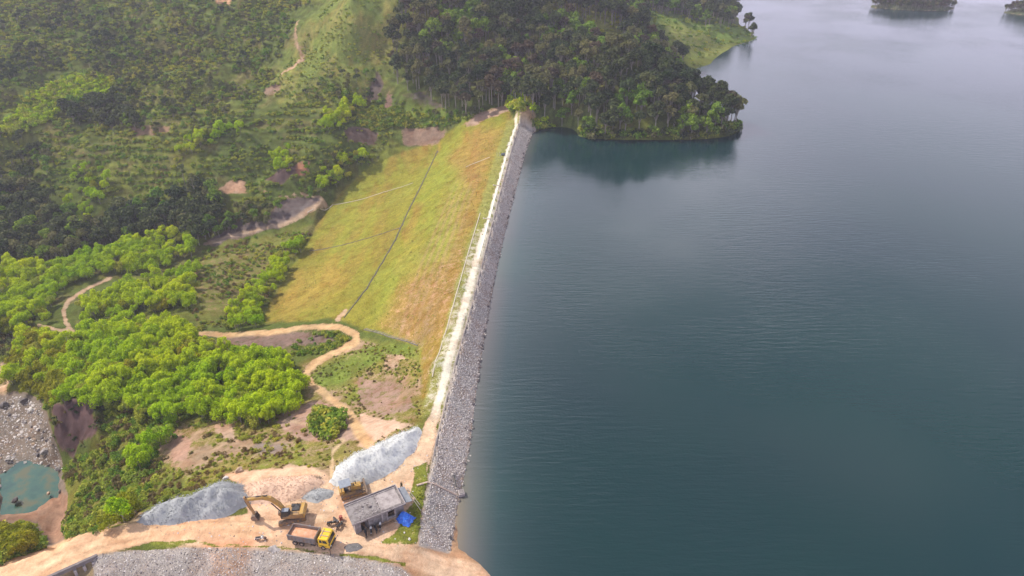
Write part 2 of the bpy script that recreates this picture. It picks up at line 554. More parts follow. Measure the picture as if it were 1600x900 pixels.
cov = lay(cov, jit([(1000, 15), (1060, 20), (1190, 48), (1190, 66), (1130, 68), (1145, 84), (1080, 90), (1030, 70)], 8), (0.16, 0.23, 0.05))
cov = lay(cov, jit([(1030, 45), (1080, 55), (1145, 74), (1140, 86), (1080, 88), (1040, 70)], 6) * 0.6, (0.28, 0.28, 0.08))
cov = lay(cov, jit([(560, 165), (640, 168), (720, 178), (760, 178), (700, 196), (620, 196), (560, 200)], 6), (0.20, 0.27, 0.05))
# valley floor and banks
cov = lay(cov, jit([(300, 400), (400, 372), (480, 360), (440, 440), (405, 506), (310, 512), (290, 460)], 5), (0.18, 0.19, 0.045))
bare = np.maximum(bare, jit([(300, 405), (400, 380), (440, 400), (400, 470), (330, 500), (296, 460)], 10) * 0.42)
midarea = jit([(470, 570), (560, 530), (655, 545), (664, 600), (655, 660), (600, 720), (520, 750), (430, 735), (300, 760), (230, 700), (255, 655), (400, 655), (470, 620)], 8)
cov = lay(cov, midarea, (0.24, 0.21, 0.06))
cov = lay(cov, midarea * sstep(0.5, 0.62, mid), (0.22, 0.24, 0.045))
soil = lay(soil, midarea, (0.36, 0.25, 0.17))
bare = np.maximum(bare, midarea * (0.34 + 1.1 * (fbm(fx, fy, 7, 4, 91) - 0.4)))
cov = lay(cov, jit([(480, 585), (560, 545), (640, 530), (655, 560), (600, 560), (540, 600), (500, 610)], 8) * 0.8, (0.15, 0.21, 0.04))
bare = bare - jit([(480, 585), (560, 545), (640, 530), (655, 560), (600, 560), (540, 600), (500, 610)], 8) * 0.35
lowbank = jit([(100, 830), (100, 740), (160, 700), (170, 660), (250, 650), (300, 700), (230, 780), (210, 815)], 8)
cov = lay(cov, lowbank, (0.19, 0.19, 0.04))
# the grass face of the dam
gp = fbm(fx * 1.0, fy * 0.35, 16, 5, 41)
gq = fbm(fx, fy * 0.25, 5, 4, 43)
gcol = np.repeat(np.array([[0.245, 0.225, 0.035]]), len(fx), 0)
gcol = lay(gcol, sstep(0.40, 0.56, gp), (0.25, 0.265, 0.04))
gcol = lay(gcol, sstep(0.50, 0.66, gq) * 0.7, (0.30, 0.19, 0.05))
gcol = lay(gcol, jit([(700, 240), (730, 250), (725, 320), (690, 400), (640, 440), (590, 460), (560, 440), (620, 400), (660, 330)], 16) * 0.6, (0.25, 0.28, 0.045))
gcol = lay(gcol, jit([(590, 330), (680, 250), (640, 310), (540, 345)], 12) * 0.6, (0.27, 0.30, 0.06))
gcol = lay(gcol, jit([(740, 200), (790, 200), (770, 260), (740, 330), (725, 400), (690, 520), (650, 540), (590, 510), (620, 460), (700, 400), (735, 300), (700, 250)], 16) * 0.7, (0.33, 0.20, 0.065))
gcol = lay(gcol, jit([(760, 300), (783, 250), (770, 330), (745, 400), (735, 450), (722, 430)], 7) * 0.7, (0.28, 0.30, 0.06))
gcol = lay(gcol, jit([(405, 505), (440, 440), (515, 321), (545, 290), (600, 255), (680, 240), (640, 330), (600, 410), (540, 497)], 10) * 0.45, (0.25, 0.235, 0.04))
gcol = lay(gcol, jit([(420, 490), (460, 430), (520, 400), (540, 440), (500, 480)], 14) * 0.5, (0.37, 0.25, 0.06))
# wheel ruts running along the upper slope
seg_c = np.array([(p.x, p.y) for p in crest_w])
xc = np.interp(fy, seg_c[::-1, 1], seg_c[::-1, 0])
dl = xc - fx
rut = (0.5 + 0.5 * np.sin(dl * 2.6 + 2.2 * fbm(fx, fy, 30, 2, 4))) * sstep(8, 11, dl) * (1 - sstep(19, 23, dl)) * sstep(120, 150, fy) * (1 - sstep(215, 260, fy))
gcol = lay(gcol, rut * 0.55, (0.36, 0.24, 0.13))
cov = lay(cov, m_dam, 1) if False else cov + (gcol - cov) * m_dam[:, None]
soil = lay(soil, m_dam, (0.40, 0.25, 0.15))
bare = bare * (1 - m_dam) + m_dam * (0.04 + 0.34 * jit([(590, 520), (620, 440), (700, 400), (730, 330), (740, 420), (690, 560), (660, 640), (650, 560)], 20))
# bare places
EARTH = [([(318, 384), (345, 368), (378, 350), (415, 352), (440, 322), (500, 318), (506, 326), (470, 350), (400, 368), (335, 386)], (0.16, 0.13, 0.13), 0.95),
         ([(538, 208), (560, 200), (592, 208), (590, 228), (545, 228)], (0.15, 0.105, 0.09), 0.9),
         ([(628, 204), (680, 202), (700, 210), (680, 226), (630, 228)], (0.26, 0.18, 0.14), 0.9),
         ([(724, 195), (745, 178), (790, 163), (800, 172), (770, 184), (735, 198)], (0.38, 0.27, 0.21), 0.95),
         ([(800, 185), (832, 180), (838, 196), (812, 200)], (0.42, 0.30, 0.18), 0.8),
         ([(410, 292), (440, 270), (478, 258), (480, 268), (440, 296)], (0.10, 0.07, 0.07), 0.9),
         ([(462, 262), (484, 258), (484, 284), (466, 286)], (0.33, 0.16, 0.10), 0.9),
         ([(206, 208), (230, 206), (270, 210), (268, 222), (215, 224)], (0.30, 0.20, 0.13), 0.8),
         ([(345, 308), (365, 290), (384, 288), (385, 304), (355, 314)], (0.46, 0.29, 0.20), 1.0),
         ([(570, 135), (590, 105), (600, 125), (590, 150), (572, 150)], (0.13, 0.10, 0.09), 0.8),
         ([(596, 168), (606, 135), (614, 150), (610, 168)], (0.24, 0.15, 0.12), 0.8),
         ([(625, 150), (655, 140), (690, 158), (700, 175), (650, 165)], (0.11, 0.09, 0.08), 0.6),
         ([(410, 140), (440, 135), (438, 150), (412, 150)], (0.30, 0.2, 0.15), 0.7),
         ([(338, 10), (365, 10), (362, 22), (340, 20)], (0.50, 0.30, 0.18), 0.8),
         ([(80, 650), (92, 640), (104, 646), (112, 632), (130, 638), (150, 626), (158, 640), (152, 664), (163, 680), (150, 700), (128, 704), (118, 722), (96, 712), (88, 690), (94, 672)], (0.115, 0.072, 0.075), 0.85),
         ([(0, 565), (12, 560), (16, 590), (10, 612), (0, 615)], (0.62, 0.42, 0.29), 1.1),
         ([(350, 522), (480, 520), (540, 528), (500, 540), (440, 545), (360, 540), (330, 532)], (0.22, 0.15, 0.13), 0.7),
         ([(440, 640), (500, 625), (560, 650), (560, 690), (470, 690), (430, 660)], (0.40, 0.27, 0.22), 0.75),
         ([(560, 590), (640, 600), (650, 640), (600, 650), (560, 630)], (0.33, 0.22, 0.18), 0.62),
         ([(560, 640), (600, 655), (640, 668), (600, 690), (560, 700)], (0.60, 0.42, 0.32), 0.85),
         ([(600, 550), (635, 555), (620, 580), (596, 576)], (0.42, 0.30, 0.22), 0.62),
         ([(262, 690), (280, 676), (300, 690), (292, 720), (272, 725)], (0.42, 0.26, 0.20), 0.85),
         ([(330, 660), (365, 665), (370, 690), (345, 685)], (0.50, 0.34, 0.26), 0.8),
         ([(400, 690), (450, 695), (440, 715), (395, 705)], (0.30, 0.23, 0.2), 0.7),
         ([(205, 770), (235, 735), (240, 742), (215, 775)], (0.30, 0.17, 0.12), 0.8),
         ([(165, 830), (215, 795), (235, 800), (225, 822), (180, 836)], (0.36, 0.26, 0.16), 0.75),
         ([(225, 815), (350, 812), (340, 826), (230, 830)], (0.45, 0.32, 0.2), 0.7)]
river = [(-160, 640), (0, 618), (30, 612), (62, 626), (76, 660), (92, 712), (100, 740), (104, 800), (100, 840), (95, 862), (76, 862), (66, 848), (55, 820), (0, 812), (-160, 820)]
rv = polymask(UJ, VJ, river, 3, 2)
soil = lay(soil, rv, (0.22, 0.18, 0.155))
soil = lay(soil, jit([(80, 780), (110, 775), (104, 830), (98, 856), (72, 850), (70, 815)], 7) * 0.8, (0.13, 0.12, 0.125))
bare = np.maximum(bare, rv * 1.1)
soil = lay(soil, polymask(UJ, VJ, [(0, 800), (60, 790), (90, 772), (108, 770), (108, 830), (98, 850), (70, 840), (60, 818), (0, 815)], 5), (0.36, 0.22, 0.16))
for poly, col, w in EARTH:
    mk = jit(poly, 4)
    soil = lay(soil, mk, col)
    bare = np.maximum(bare, mk * w)
# tracks, photo outlines (u, v, width)
TRACKS = [([(313, 520, 8), (360, 523, 10), (420, 520, 10), (480, 513, 10), (530, 511, 12), (558, 522, 13), (556, 534, 12), (525, 550, 11), (492, 565, 12), (476, 582, 11),
            (488, 602, 11), (520, 624, 14), (545, 645, 18), (560, 675, 22), (575, 695, 22)], (0.58, 0.39, 0.22), 1.0),
          ([(172, 434, 6), (135, 450, 6), (107, 470, 7), (99, 486, 8), (104, 505, 8), (112, 518, 12), (88, 516, 6), (60, 508, 6)], (0.48, 0.34, 0.24), 1.0),
          ([(468, 38, 3), (463, 60, 4), (465, 85, 5), (476, 102, 6), (462, 114, 5), (440, 124, 4)], (0.50, 0.33, 0.22), 0.95),
          ([(322, 384, 5), (370, 370, 5), (420, 360, 5), (465, 350, 5), (492, 337, 7), (508, 324, 8), (498, 316, 6), (470, 314, 4), (450, 317, 3)], (0.50, 0.36, 0.26), 0.95),
          ([(345, 310, 6), (380, 308, 4), (420, 312, 3), (450, 316, 3)], (0.46, 0.31, 0.22), 0.85),
          ([(536, 688, 4), (520, 704, 4), (518, 745, 5)], (0.62, 0.47, 0.28), 0.95),
          ([(430, 650, 3), (480, 664, 3), (520, 690, 3), (535, 688, 3)], (0.5, 0.37, 0.25), 0.7),
          ([(540, 485, 8), (527, 500, 9)], (0.5, 0.36, 0.25), 0.9)]
trk = np.zeros(len(fx))
for pts, col, w in TRACKS:
    mk = linemask(U + jx * 0.55, V + jy * 0.55, [(a, b_, c_ * 0.82) for a, b_, c_ in pts], 2.6)
    mk = mk * (0.80 + 0.35 * fbm(fx, fy, 2.5, 3, 401))
    trk = np.maximum(trk, mk)
    soil = lay(soil, mk, col)
    bare = np.maximum(bare * (1 - mk) + mk * w, bare * 0)
soil = lay(soil, m_yard, (0.74, 0.51, 0.36))
bare = bare * (1 - m_yard) + m_yard * 1.15
MAIN = [(10, 912, 62), (80, 878, 44), (150, 848, 38), (240, 829, 34), (330, 824, 34), (400, 822, 34)]
m_main = linemask(U + jx * 0.25, V + jy * 0.25, MAIN, 3)
EXIT = [(560, 858, 12), (600, 862, 22), (650, 873, 30), (700, 888, 36), (760, 910, 44), (800, 925, 44)]
m_exit = linemask(U + jx * 0.4, V + jy * 0.4, EXIT, 4)
m_shore = polymask(UJ, VJ, [(655, 858), (694, 858), (704, 820), (730, 800), (760, 860), (800, 880), (800, 905), (800, 960), (640, 930), (600, 880)], 4)
streak = fbm(fx * 0.4, fy * 3.0, 4, 4, 61)
for mk, col in ((m_shore, (0.52, 0.32, 0.20)), (m_main, (0.78, 0.50, 0.32)), (m_exit, (0.68, 0.48, 0.34))):
    soil = lay(soil, mk, col)
    bare = bare * (1 - mk) + mk * 1.2
tread = linemask(U, V, [(10, 912, 12), (80, 878, 9), (150, 848, 8), (240, 829, 7), (330, 822, 7), (520, 812, 6)], 4)
soil = lay(soil, tread * 0.7 * sstep(0.3, 0.6, streak), (0.92, 0.66, 0.44))
RUTS = [[(10, 904), (80, 870), (150, 841), (240, 822), (330, 816), (430, 812), (520, 800), (590, 760), (640, 735)], [(10, 920), (80, 886), (150, 856), (240, 837), (330, 831), (430, 832)],
        [(560, 850), (640, 866), (700, 882), (760, 902)], [(560, 862), (640, 878), (690, 894), (740, 912)], [(430, 760), (470, 800), (520, 800)], [(400, 806), (480, 826), (560, 840)],
        [(522, 790), (560, 790), (620, 745), (660, 700), (676, 650)], [(340, 850), (420, 845), (450, 830)]]
for k_, rp in enumerate(RUTS):
    rm = linemask(U + jx * 0.3, V + jy * 0.3, [(a, b_, 2.0) for a, b_ in rp], 2.2) * sstep(0.25, 0.55, fbm(fx, fy, 6, 3, 300 + k_))
    soil = lay(soil, rm * 0.7, (0.46, 0.28, 0.18))
patch = sstep(0.56, 0.68, fbm(fx, fy, 7, 4, 333)) * np.maximum.reduce([m_yard, m_main, m_exit])
soil = lay(soil, patch * 0.5, (0.62, 0.36, 0.23))
soil = lay(soil, jit([(320, 845), (400, 840), (395, 860), (370, 880), (325, 862)], 8) * 0.9, (0.62, 0.33, 0.2))
grs = polymask(UJ, VJ, [(585, 852), (620, 835), (660, 760), (664, 790), (652, 855)], 4)
grs = np.maximum(grs, polymask(UJ, VJ, [(645, 735), (668, 720), (660, 775), (640, 780)], 3))
grs = np.maximum(grs, linemask(UJ, VJ, [(240, 850, 6), (300, 848, 8), (400, 856, 5), (480, 861, 7), (560, 872, 9), (630, 884, 8)], 2) * 0.85)
cov = lay(cov, grs, (0.22, 0.24, 0.04))
bare = bare * (1 - grs) + grs * 0.22
soil = lay(soil, jit([(520, 755), (600, 740), (650, 690), (672, 640), (690, 640), (676, 700), (640, 750), (560, 790)], 10) * 0.6, (0.74, 0.56, 0.40))
# crest strip: pale gravel road and grass shoulder
crest_poly = [(x.x, x.y) for x in crest_w]
d_c = xc - fx
on_crest = sstep(-0.6, 0.3, d_c) * (1 - sstep(5.2, 6.4, d_c + 1.5 * (fbm(fx, fy, 5, 3, 19) - 0.5))) * sstep(104, 112, fy) * (1 - sstep(296, 304, fy))
cov = lay(cov, on_crest, (0.28, 0.28, 0.08))
soil = lay(soil, on_crest, (0.46, 0.43, 0.36))
wide = 1 - sstep(186, 200, fy)
lanew = 0.15 + 0.35 * wide
lane_c = 1.7 + 0.3 * wide
lane = 1 - sstep(lanew, lanew + 0.7, np.abs(d_c - lane_c))
edge_band = on_crest * wide * (0.38 + 0.12 * (1 - sstep(3.5, 6, d_c)))
bare = bare * (1 - on_crest) + on_crest * np.maximum(0.14, np.maximum(edge_band, lane * 1.25))
soil = lay(soil, on_crest * lane, (0.76, 0.71, 0.61))
_ub = polymask(U, V, [(50, 912), (100, 888), (143, 872), (147, 905), (140, 960), (40, 960)], 3) * (1 - m_main)
soil = lay(soil, _ub, (0.33, 0.25, 0.15))
bare = bare * (1 - _ub) + _ub * 1.0
# stone pitched slopes: dark bedding
for mk in (m_rip, m_rip2):
    soil = lay(soil, mk, (0.42, 0.375, 0.355))
    bare = bare * (1 - mk) + mk * 1.2
wash = jit([(330, 858), (395, 858), (385, 885), (378, 905), (320, 905), (335, 885)], 8)
soil = lay(soil, wash * m_rip2 * 0.8, (0.46, 0.31, 0.23))
soil = lay(soil, sstep(0.6, -0.6, Z) * (1 - rv) * (fx > -25) * 1.0, (0.30, 0.20, 0.13))

# ------------------------------------------------------------------ terrain mesh, split along its kinds of ground
nr, nc = GX.shape
idx = np.arange(nr * nc).reshape(nr, nc)
quads = np.stack([idx[:-1, :-1], idx[:-1, 1:], idx[1:, 1:], idx[1:, :-1]], -1).reshape(-1, 4)


def vmask_to_face(m):
    return m[quads].mean(1)


fm = np.zeros(len(quads), int)
cls = [('ground', None),
       ('dam_grass_slope', m_dam), ('stone_pitched_slope', m_rip), ('approach_channel_bank', m_rip2),
       ('dirt_work_yard', m_yard), ('dirt_road', np.maximum(m_main, m_exit)), ('crest_road', on_crest),
       ('dirt_track', trk), ('river_bed', rv)]
for k, (nm, mk) in enumerate(cls):
    if mk is not None and nm not in ('dam_grass_slope',):
        pass
order = [1, 4, 5, 6, 7, 8, 2, 3]
for k in order:
    fm[vmask_to_face(cls[k][1]) > 0.5] = k
hfm = vmask_to_face(sstep(-300, -292, -V) * (fx < 40)) > 0.5
fm[(fm == 0) & (vmask_to_face(np.where((V < 345) & (Z > -26), 1.0, 0.0)) > 0.5) & (vmask_to_face((fx < 40) * 1.0) > 0.5)] = len(cls)
cls.append(('hillside', None))
pos = np.stack([fx, fy, Z], -1)


def build_np_mesh(name, verts, faces, mat, attrs=None, smooth=True):
    me = bpy.data.meshes.new(name)
    k = faces.shape[1]
    me.vertices.add(len(verts))
    me.vertices.foreach_set('co', np.asarray(verts, np.float32).ravel())
    me.loops.add(faces.size)
    me.loops.foreach_set('vertex_index', faces.astype(np.int32).ravel())
    me.polygons.add(len(faces))
    me.polygons.foreach_set('loop_start', np.arange(0, faces.size, k, dtype=np.int32))
    me.polygons.foreach_set('loop_total', np.full(len(faces), k, np.int32))
    me.polygons.foreach_set('use_smooth', np.full(len(faces), smooth))
    me.update(calc_edges=True)
    for an, (ty, data) in (attrs or {}).items():
        a = me.attributes.new(an, ty, 'POINT')
        if ty == 'FLOAT':
            a.data.foreach_set('value', data.astype(np.float32))
        else:
            a.data.foreach_set('color', np.concatenate([data, np.ones((len(data), 1))], 1).astype(np.float32).ravel())
    me.materials.append(mat)
    o = bpy.data.objects.new(name, me)
    C.objects.link(o)
    return o


GROUND = []
for k, (nm, _) in enumerate(cls):
    q = quads[fm == k]
    if len(q) == 0:
        continue
    used, inv = np.unique(q.ravel(), return_inverse=True)
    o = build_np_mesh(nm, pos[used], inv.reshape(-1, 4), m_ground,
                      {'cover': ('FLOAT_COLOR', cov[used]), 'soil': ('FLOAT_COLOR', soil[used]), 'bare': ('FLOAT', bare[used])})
    tag(o, kind='structure')
    GROUND.append(o)

# ------------------------------------------------------------------ reservoir
m_water, nt, b = new_mat('reservoir_water')
geo = nt.nodes.new('ShaderNodeNewGeometry').outputs['Position']
tb = N(nt, 'ShaderNodeAttribute', attribute_name='silt').outputs['Fac']
cw = ramp(nt, tb, [(0.0, (0.005, 0.028, 0.030)), (0.2, (0.03, 0.058, 0.062)), (0.5, (0.12, 0.12, 0.115)), (0.75, (0.20, 0.165, 0.13)), (1.0, (0.40, 0.24, 0.13))])
cw = mix(nt, 1.0, cw, ramp(nt, noise_col(nt, 0.012, 3, 0.5, geo), [(0.35, (0.85, 1.1, 1.0)), (0.65, (1.15, 0.95, 1.05))]), 'MULTIPLY')
nt.links.new(cw, b.inputs['Base Color'])
b.inputs['IOR'].default_value = 1.45
wr = N(nt, 'ShaderNodeMapRange', i_1=0.3, i_2=0.7, i_3=0.07, i_4=0.16)
nt.links.new(noise_col(nt, 0.008, 3, 0.5, geo), wr.inputs[0])
nt.links.new(wr.outputs[0], b.inputs['Roughness'])
mp = N(nt, 'ShaderNodeMapping')
mp.inputs['Rotation'].default_value = (0, 0, R(-6))
mp.inputs['Scale'].default_value = (0.16, 1.0, 1.0)
nt.links.new(geo, mp.inputs['Vector'])
w1 = noise_col(nt, 1.1, 3, 0.55, mp.outputs[0], 0.4)
w2 = noise_col(nt, 1.9, 2, 0.5, geo)
wa = N(nt, 'ShaderNodeMath', operation='MULTIPLY_ADD', i_1=0.35)
nt.links.new(w2, wa.inputs[0])
nt.links.new(w1, wa.inputs[2])
bp = bump(nt, wa.outputs[0], 0.5, 0.10, b)
ws = N(nt, 'ShaderNodeMapRange', i_1=0.38, i_2=0.58, i_3=0.12, i_4=1.0)
nt.links.new(noise_col(nt, 0.016, 4, 0.5, geo), ws.inputs[0])
nt.links.new(ws.outputs[0], bp.inputs['Strength'])

L_pts = [(p.x - 3.0, p.y) for p in crest_w][::-1]
ys = sorted(set([72.0, 76.0, 80.0, 86.0] + list(np.arange(90, 330, 4.0)) + [340, 360, 400, 450, 500, 600, 700, 900, 1200, 1800, 3800]))
offs = np.array([0, 4, 6, 7, 8, 9, 10, 11, 12.5, 14, 16, 18, 20, 23, 26, 30, 36, 45, 60, 90, 150, 300, 700, 1500, 4000.0])
wl_y = np.array([p.y for p in water_w])[::-1]
wl_x = np.array([p.x for p in water_w])[::-1]
wv, silt = [], []
for y in ys:
    x0 = np.interp(y, [p[1] for p in L_pts], [p[0] for p in L_pts]) if y < 330 else 0.0
    xw = np.interp(y, wl_y, wl_x)
    for o_ in offs:
        x = x0 + o_
        wv.append((x, y, 0.0))
        d = x - xw
        s = math.exp(-max(d, 0) / np.interp(y, [76, 90, 120, 200], [5.0, 5.5, 6.5, 6.5])) * np.interp(y, [76, 84, 100, 300], [1.0, 0.85, 0.52, 0.40]) if y < 330 else 0.0
        if y > 295:
            s *= 0.3
        silt.append(s)
nrow, ncol = len(ys), len(offs)
gi = np.arange(nrow * ncol).reshape(nrow, ncol)
wq = np.stack([gi[:-1, :-1], gi[:-1, 1:], gi[1:, 1:], gi[1:, :-1]], -1).reshape(-1, 4)
# the part that wraps round in front of the lower bank
bx = np.array([L_pts[0][0], -8, 0, 8, 20, 60, 300, 3980.0])
lx = np.array([-400, -110, -80, -60, -40, -24.0])
allx = np.concatenate([lx, bx])
topy = np.array([60, 60, 66, 70, 71, 71.8] + [72.0] * len(bx))
base = len(wv)
for x, ty in zip(allx, topy):
    wv.append((x, ty, 0.0))
    silt.append(1.0 if x < 4 else 0.25)
for x in allx:
    wv.append((x, -400, 0.0))
    silt.append(0.5)
m_ = len(allx)
wq2 = np.array([[base + i + m_, base + i + 1 + m_, base + i + 1, base + i] for i in range(m_ - 1)])
wo = build_np_mesh('reservoir_water', np.array(wv), np.concatenate([wq, wq2]), m_water, {'silt': ('FLOAT', np.array(silt))})
tag(wo, kind='structure')

# river pool below the dam
m_river, nt, b = new_mat('river_water')
geo = nt.nodes.new('ShaderNodeNewGeometry').outputs['Position']
nt.links.new(ramp(nt, noise_col(nt, 0.22, 5, 0.6, geo), [(0.36, (0.10, 0.11, 0.06)), (0.48, (0.035, 0.11, 0.085)), (0.62, (0.018, 0.075, 0.07))]), b.inputs['Base Color'])
b.inputs['Roughness'].default_value = 0.12
bump(nt, noise_col(nt, 2.5, 3, 0.5, geo), 0.3, 0.1, b)


def water_patch(name, outline, z):
    me = bpy.data.meshes.new(name)
    vs = [tuple(at(u, v, z)) for u, v in outline]
    me.from_pydata(vs, [], [list(range(len(vs)))[::-1]])
    me.materials.append(m_river)
    o = bpy.data.objects.new(name, me)
    C.objects.link(o)
    tag(o, kind='structure')
    return o


water_patch('river_pool', [(-60, 720), (30, 705), (96, 705), (112, 740), (112, 775), (75, 800), (40, 812), (-60, 825)], -28.75)

# ------------------------------------------------------------------ haze
m_haze = bpy.data.materials.new('haze_air')
m_haze.use_nodes = True
nt = m_haze.node_tree
nt.nodes.clear()
out = nt.nodes.new('ShaderNodeOutputMaterial')
vol = nt.nodes.new('ShaderNodeVolumePrincipled')
vol.inputs['Color'].default_value = (0.82, 0.82, 0.98, 1)
vol.inputs['Density'].default_value = 0.00024
vol.inputs['Anisotropy'].default_value = 0.2
nt.links.new(vol.outputs[0], out.inputs['Volume'])
zlo, zhi = float(Z.min()) - 1.5, max(float(Z.max()) + 25, CAMZ + 6)
me = bpy.data.meshes.new('haze')
bm = bmesh.new()
bmesh.ops.create_cube(bm, size=1.0)
bm.to_mesh(me)
bm.free()
me.materials.append(m_haze)
haze = bpy.data.objects.new('haze', me)
C.objects.link(haze)
haze.scale = (23000, 9000, zhi - zlo)
haze.location = (0, 1700, (zhi + zlo) / 2)
tag(haze, kind='stuff')

# ------------------------------------------------------------------ foliage
def leaf_mat(name, c1, c2, c3):
    """c1..c2 between plants, c3 on some leaves"""
    m, nt, b = new_mat(name)
    oi = nt.nodes.new('ShaderNodeObjectInfo')
    g = nt.nodes.new('ShaderNodeNewGeometry')
    base = ramp(nt, oi.outputs['Random'], [(0.0, c1), (1.0, c2)])
    lf = mix(nt, ramp(nt, g.outputs['Random Per Island'], [(0.45, 0.0), (1.0, 0.8)]), base, c3)
    lf = mix(nt, 1.0, lf, ramp(nt, g.outputs['Random Per Island'], [(0.0, 0.6), (0.5, 1.0), (1.0, 1.25)]), 'MULTIPLY')
    ln = noise_col(nt, 0.035, 3, 0.6, oi.outputs['Location'])
    lf = mix(nt, 1.0, lf, ramp(nt, ln, [(0.35, (0.8, 0.92, 0.9)), (0.65, (1.2, 1.06, 1.0))]), 'MULTIPLY')
    nt.links.new(lf, b.inputs['Base Color'])
    b.inputs['Roughness'].default_value = 0.75
    b.inputs['Specular IOR Level'].default_value = 0.05
    tr = nt.nodes.new('ShaderNodeBsdfTranslucent')
    nt.links.new(lf, tr.inputs['Color'])
    ms = nt.nodes.new('ShaderNodeMixShader')
    ms.inputs[0].default_value = 0.33
    nt.links.new(b.outputs[0], ms.inputs[1])
    nt.links.new(tr.outputs[0], ms.inputs[2])
    nt.links.new(ms.outputs[0], nt.nodes['Material Output'].inputs['Surface'])
    return m


LM = {
    'lime': leaf_mat('lime_leaves', (0.28, 0.46, 0.006), (0.46, 0.60, 0.008), (0.52, 0.60, 0.02)),
    'limey': leaf_mat('fresh_lime_leaves', (0.38, 0.56, 0.008), (0.52, 0.64, 0.012), (0.56, 0.64, 0.03)),
    'mossy': leaf_mat('mossy_leaves', (0.22, 0.26, 0.010), (0.33, 0.34, 0.012), (0.38, 0.34, 0.03)),
    'dark': leaf_mat('dark_leaves', (0.040, 0.068, 0.030), (0.075, 0.105, 0.038), (0.13, 0.15, 0.06)),
    'olive': leaf_mat('olive_leaves', (0.12, 0.14, 0.05), (0.16, 0.17, 0.06), (0.22, 0.21, 0.09)),
    'brown': leaf_mat('brown_leaves', (0.085, 0.070, 0.045), (0.12, 0.095, 0.055), (0.14, 0.12, 0.08)),
    'mid': leaf_mat('mid_green_leaves', (0.13, 0.24, 0.03), (0.20, 0.33, 0.035), (0.28, 0.36, 0.06)),
    'bush': leaf_mat('bush_leaves', (0.20, 0.28, 0.035), (0.32, 0.38, 0.05), (0.34, 0.34, 0.07)),
    'yellow': leaf_mat('yellow_green_leaves', (0.30, 0.40, 0.04), (0.42, 0.44, 0.05), (0.46, 0.42, 0.08)),
    'dry': leaf_mat('dry_leaves', (0.20, 0.15, 0.06), (0.26, 0.19, 0.07), (0.30, 0.22, 0.11)),
}
m_bark = simple('pale_bark', (0.30, 0.27, 0.22), 0.9, var=0.2, scale=2.0)


def leaf_quads(rng, lumps, n, size, flat=0.0, up=0.35):
    """many leaf cards over the surface and through the volume of overlapping lumps (cx,cy,cz,rx,ry,rz)"""
    L = np.array(lumps, float)
    area = L[:, 3] * L[:, 5]
    k = rng.choice(len(L), n, p=area / area.sum())
    d = rng.normal(size=(n, 3))
    d /= np.linalg.norm(d, axis=1)[:, None]
    d[:, 2] = np.where(d[:, 2] < -0.35, -d[:, 2], d[:, 2])
    rr = (0.62 + 0.42 * rng.random(n)) * (1 + 0.12 * np.sin(d[:, 0] * 7 + k) * np.cos(d[:, 1] * 6))
    c = L[k, :3] + d * L[k, 3:6] * rr[:, None]
    nrm = d * 0.8 + rng.normal(size=(n, 3)) * 0.45
    nrm[:, 2] += up
    nrm /= np.linalg.norm(nrm, axis=1)[:, None]
    t = np.cross(nrm, rng.normal(size=(n, 3)))
    t /= np.linalg.norm(t, axis=1)[:, None] + 1e-9
    bb = np.cross(nrm, t)
    s = size * (0.55 + 0.8 * rng.random(n))[:, None]
    q = np.stack([c - t * s - bb * s * 0.35, c + t * s * 0.2 - bb * s * 0.7, c + t * s + bb * s * 0.3, c - t * s * 0.1 + bb * s * 0.75], 1)
    q[:, :, 2] = np.maximum(q[:, :, 2], 0.02)
    return q.reshape(-1, 3), np.arange(n * 4).reshape(-1, 4)


def mesh_only(name, parts):
    """parts: (verts, faces(list or array), material)"""
    me = bpy.data.meshes.new(name)
    vs, fs, mi = [], [], []
    off = 0
    for k, (v, f, m) in enumerate(parts):
        vs.append(np.asarray(v, float))
        for q in f:
            fs.append([int(i) + off for i in q])
            mi.append(k)
        off += len(v)
        me.materials.append(m)
    me.from_pydata(np.concatenate(vs).tolist(), [], fs)
    me.polygons.foreach_set('material_index', mi)
    me.update()
    return me


def limb(pts, radii, seg=6):
    vs, fs = [], []
    for i, (p, r) in enumerate(zip(pts, radii)):
        p = Vector(p)
        d = (Vector(pts[min(i + 1, len(pts) - 1)]) - Vector(pts[max(i - 1, 0)])).normalized()
        a = d.orthogonal().normalized()
        b_ = d.cross(a)
        for s in range(seg):
            an = 2 * math.pi * s / seg
            vs.append(p + (a * math.cos(an) + b_ * math.sin(an)) * r)
    for i in range(len(pts) - 1):
        for s in range(seg):
            fs.append((i * seg + s, i * seg + (s + 1) % seg, (i + 1) * seg + (s + 1) % seg, (i + 1) * seg + s))
    fs.append(tuple(range((len(pts) - 1) * seg, len(pts) * seg)))
    return [tuple(v) for v in vs], fs


def merge(geos):
    vs, fs = [], []
    for v, f in geos:
        o_ = len(vs)
        vs += list(v)
        fs += [tuple(i + o_ for i in q) for q in f]
    return vs, fs


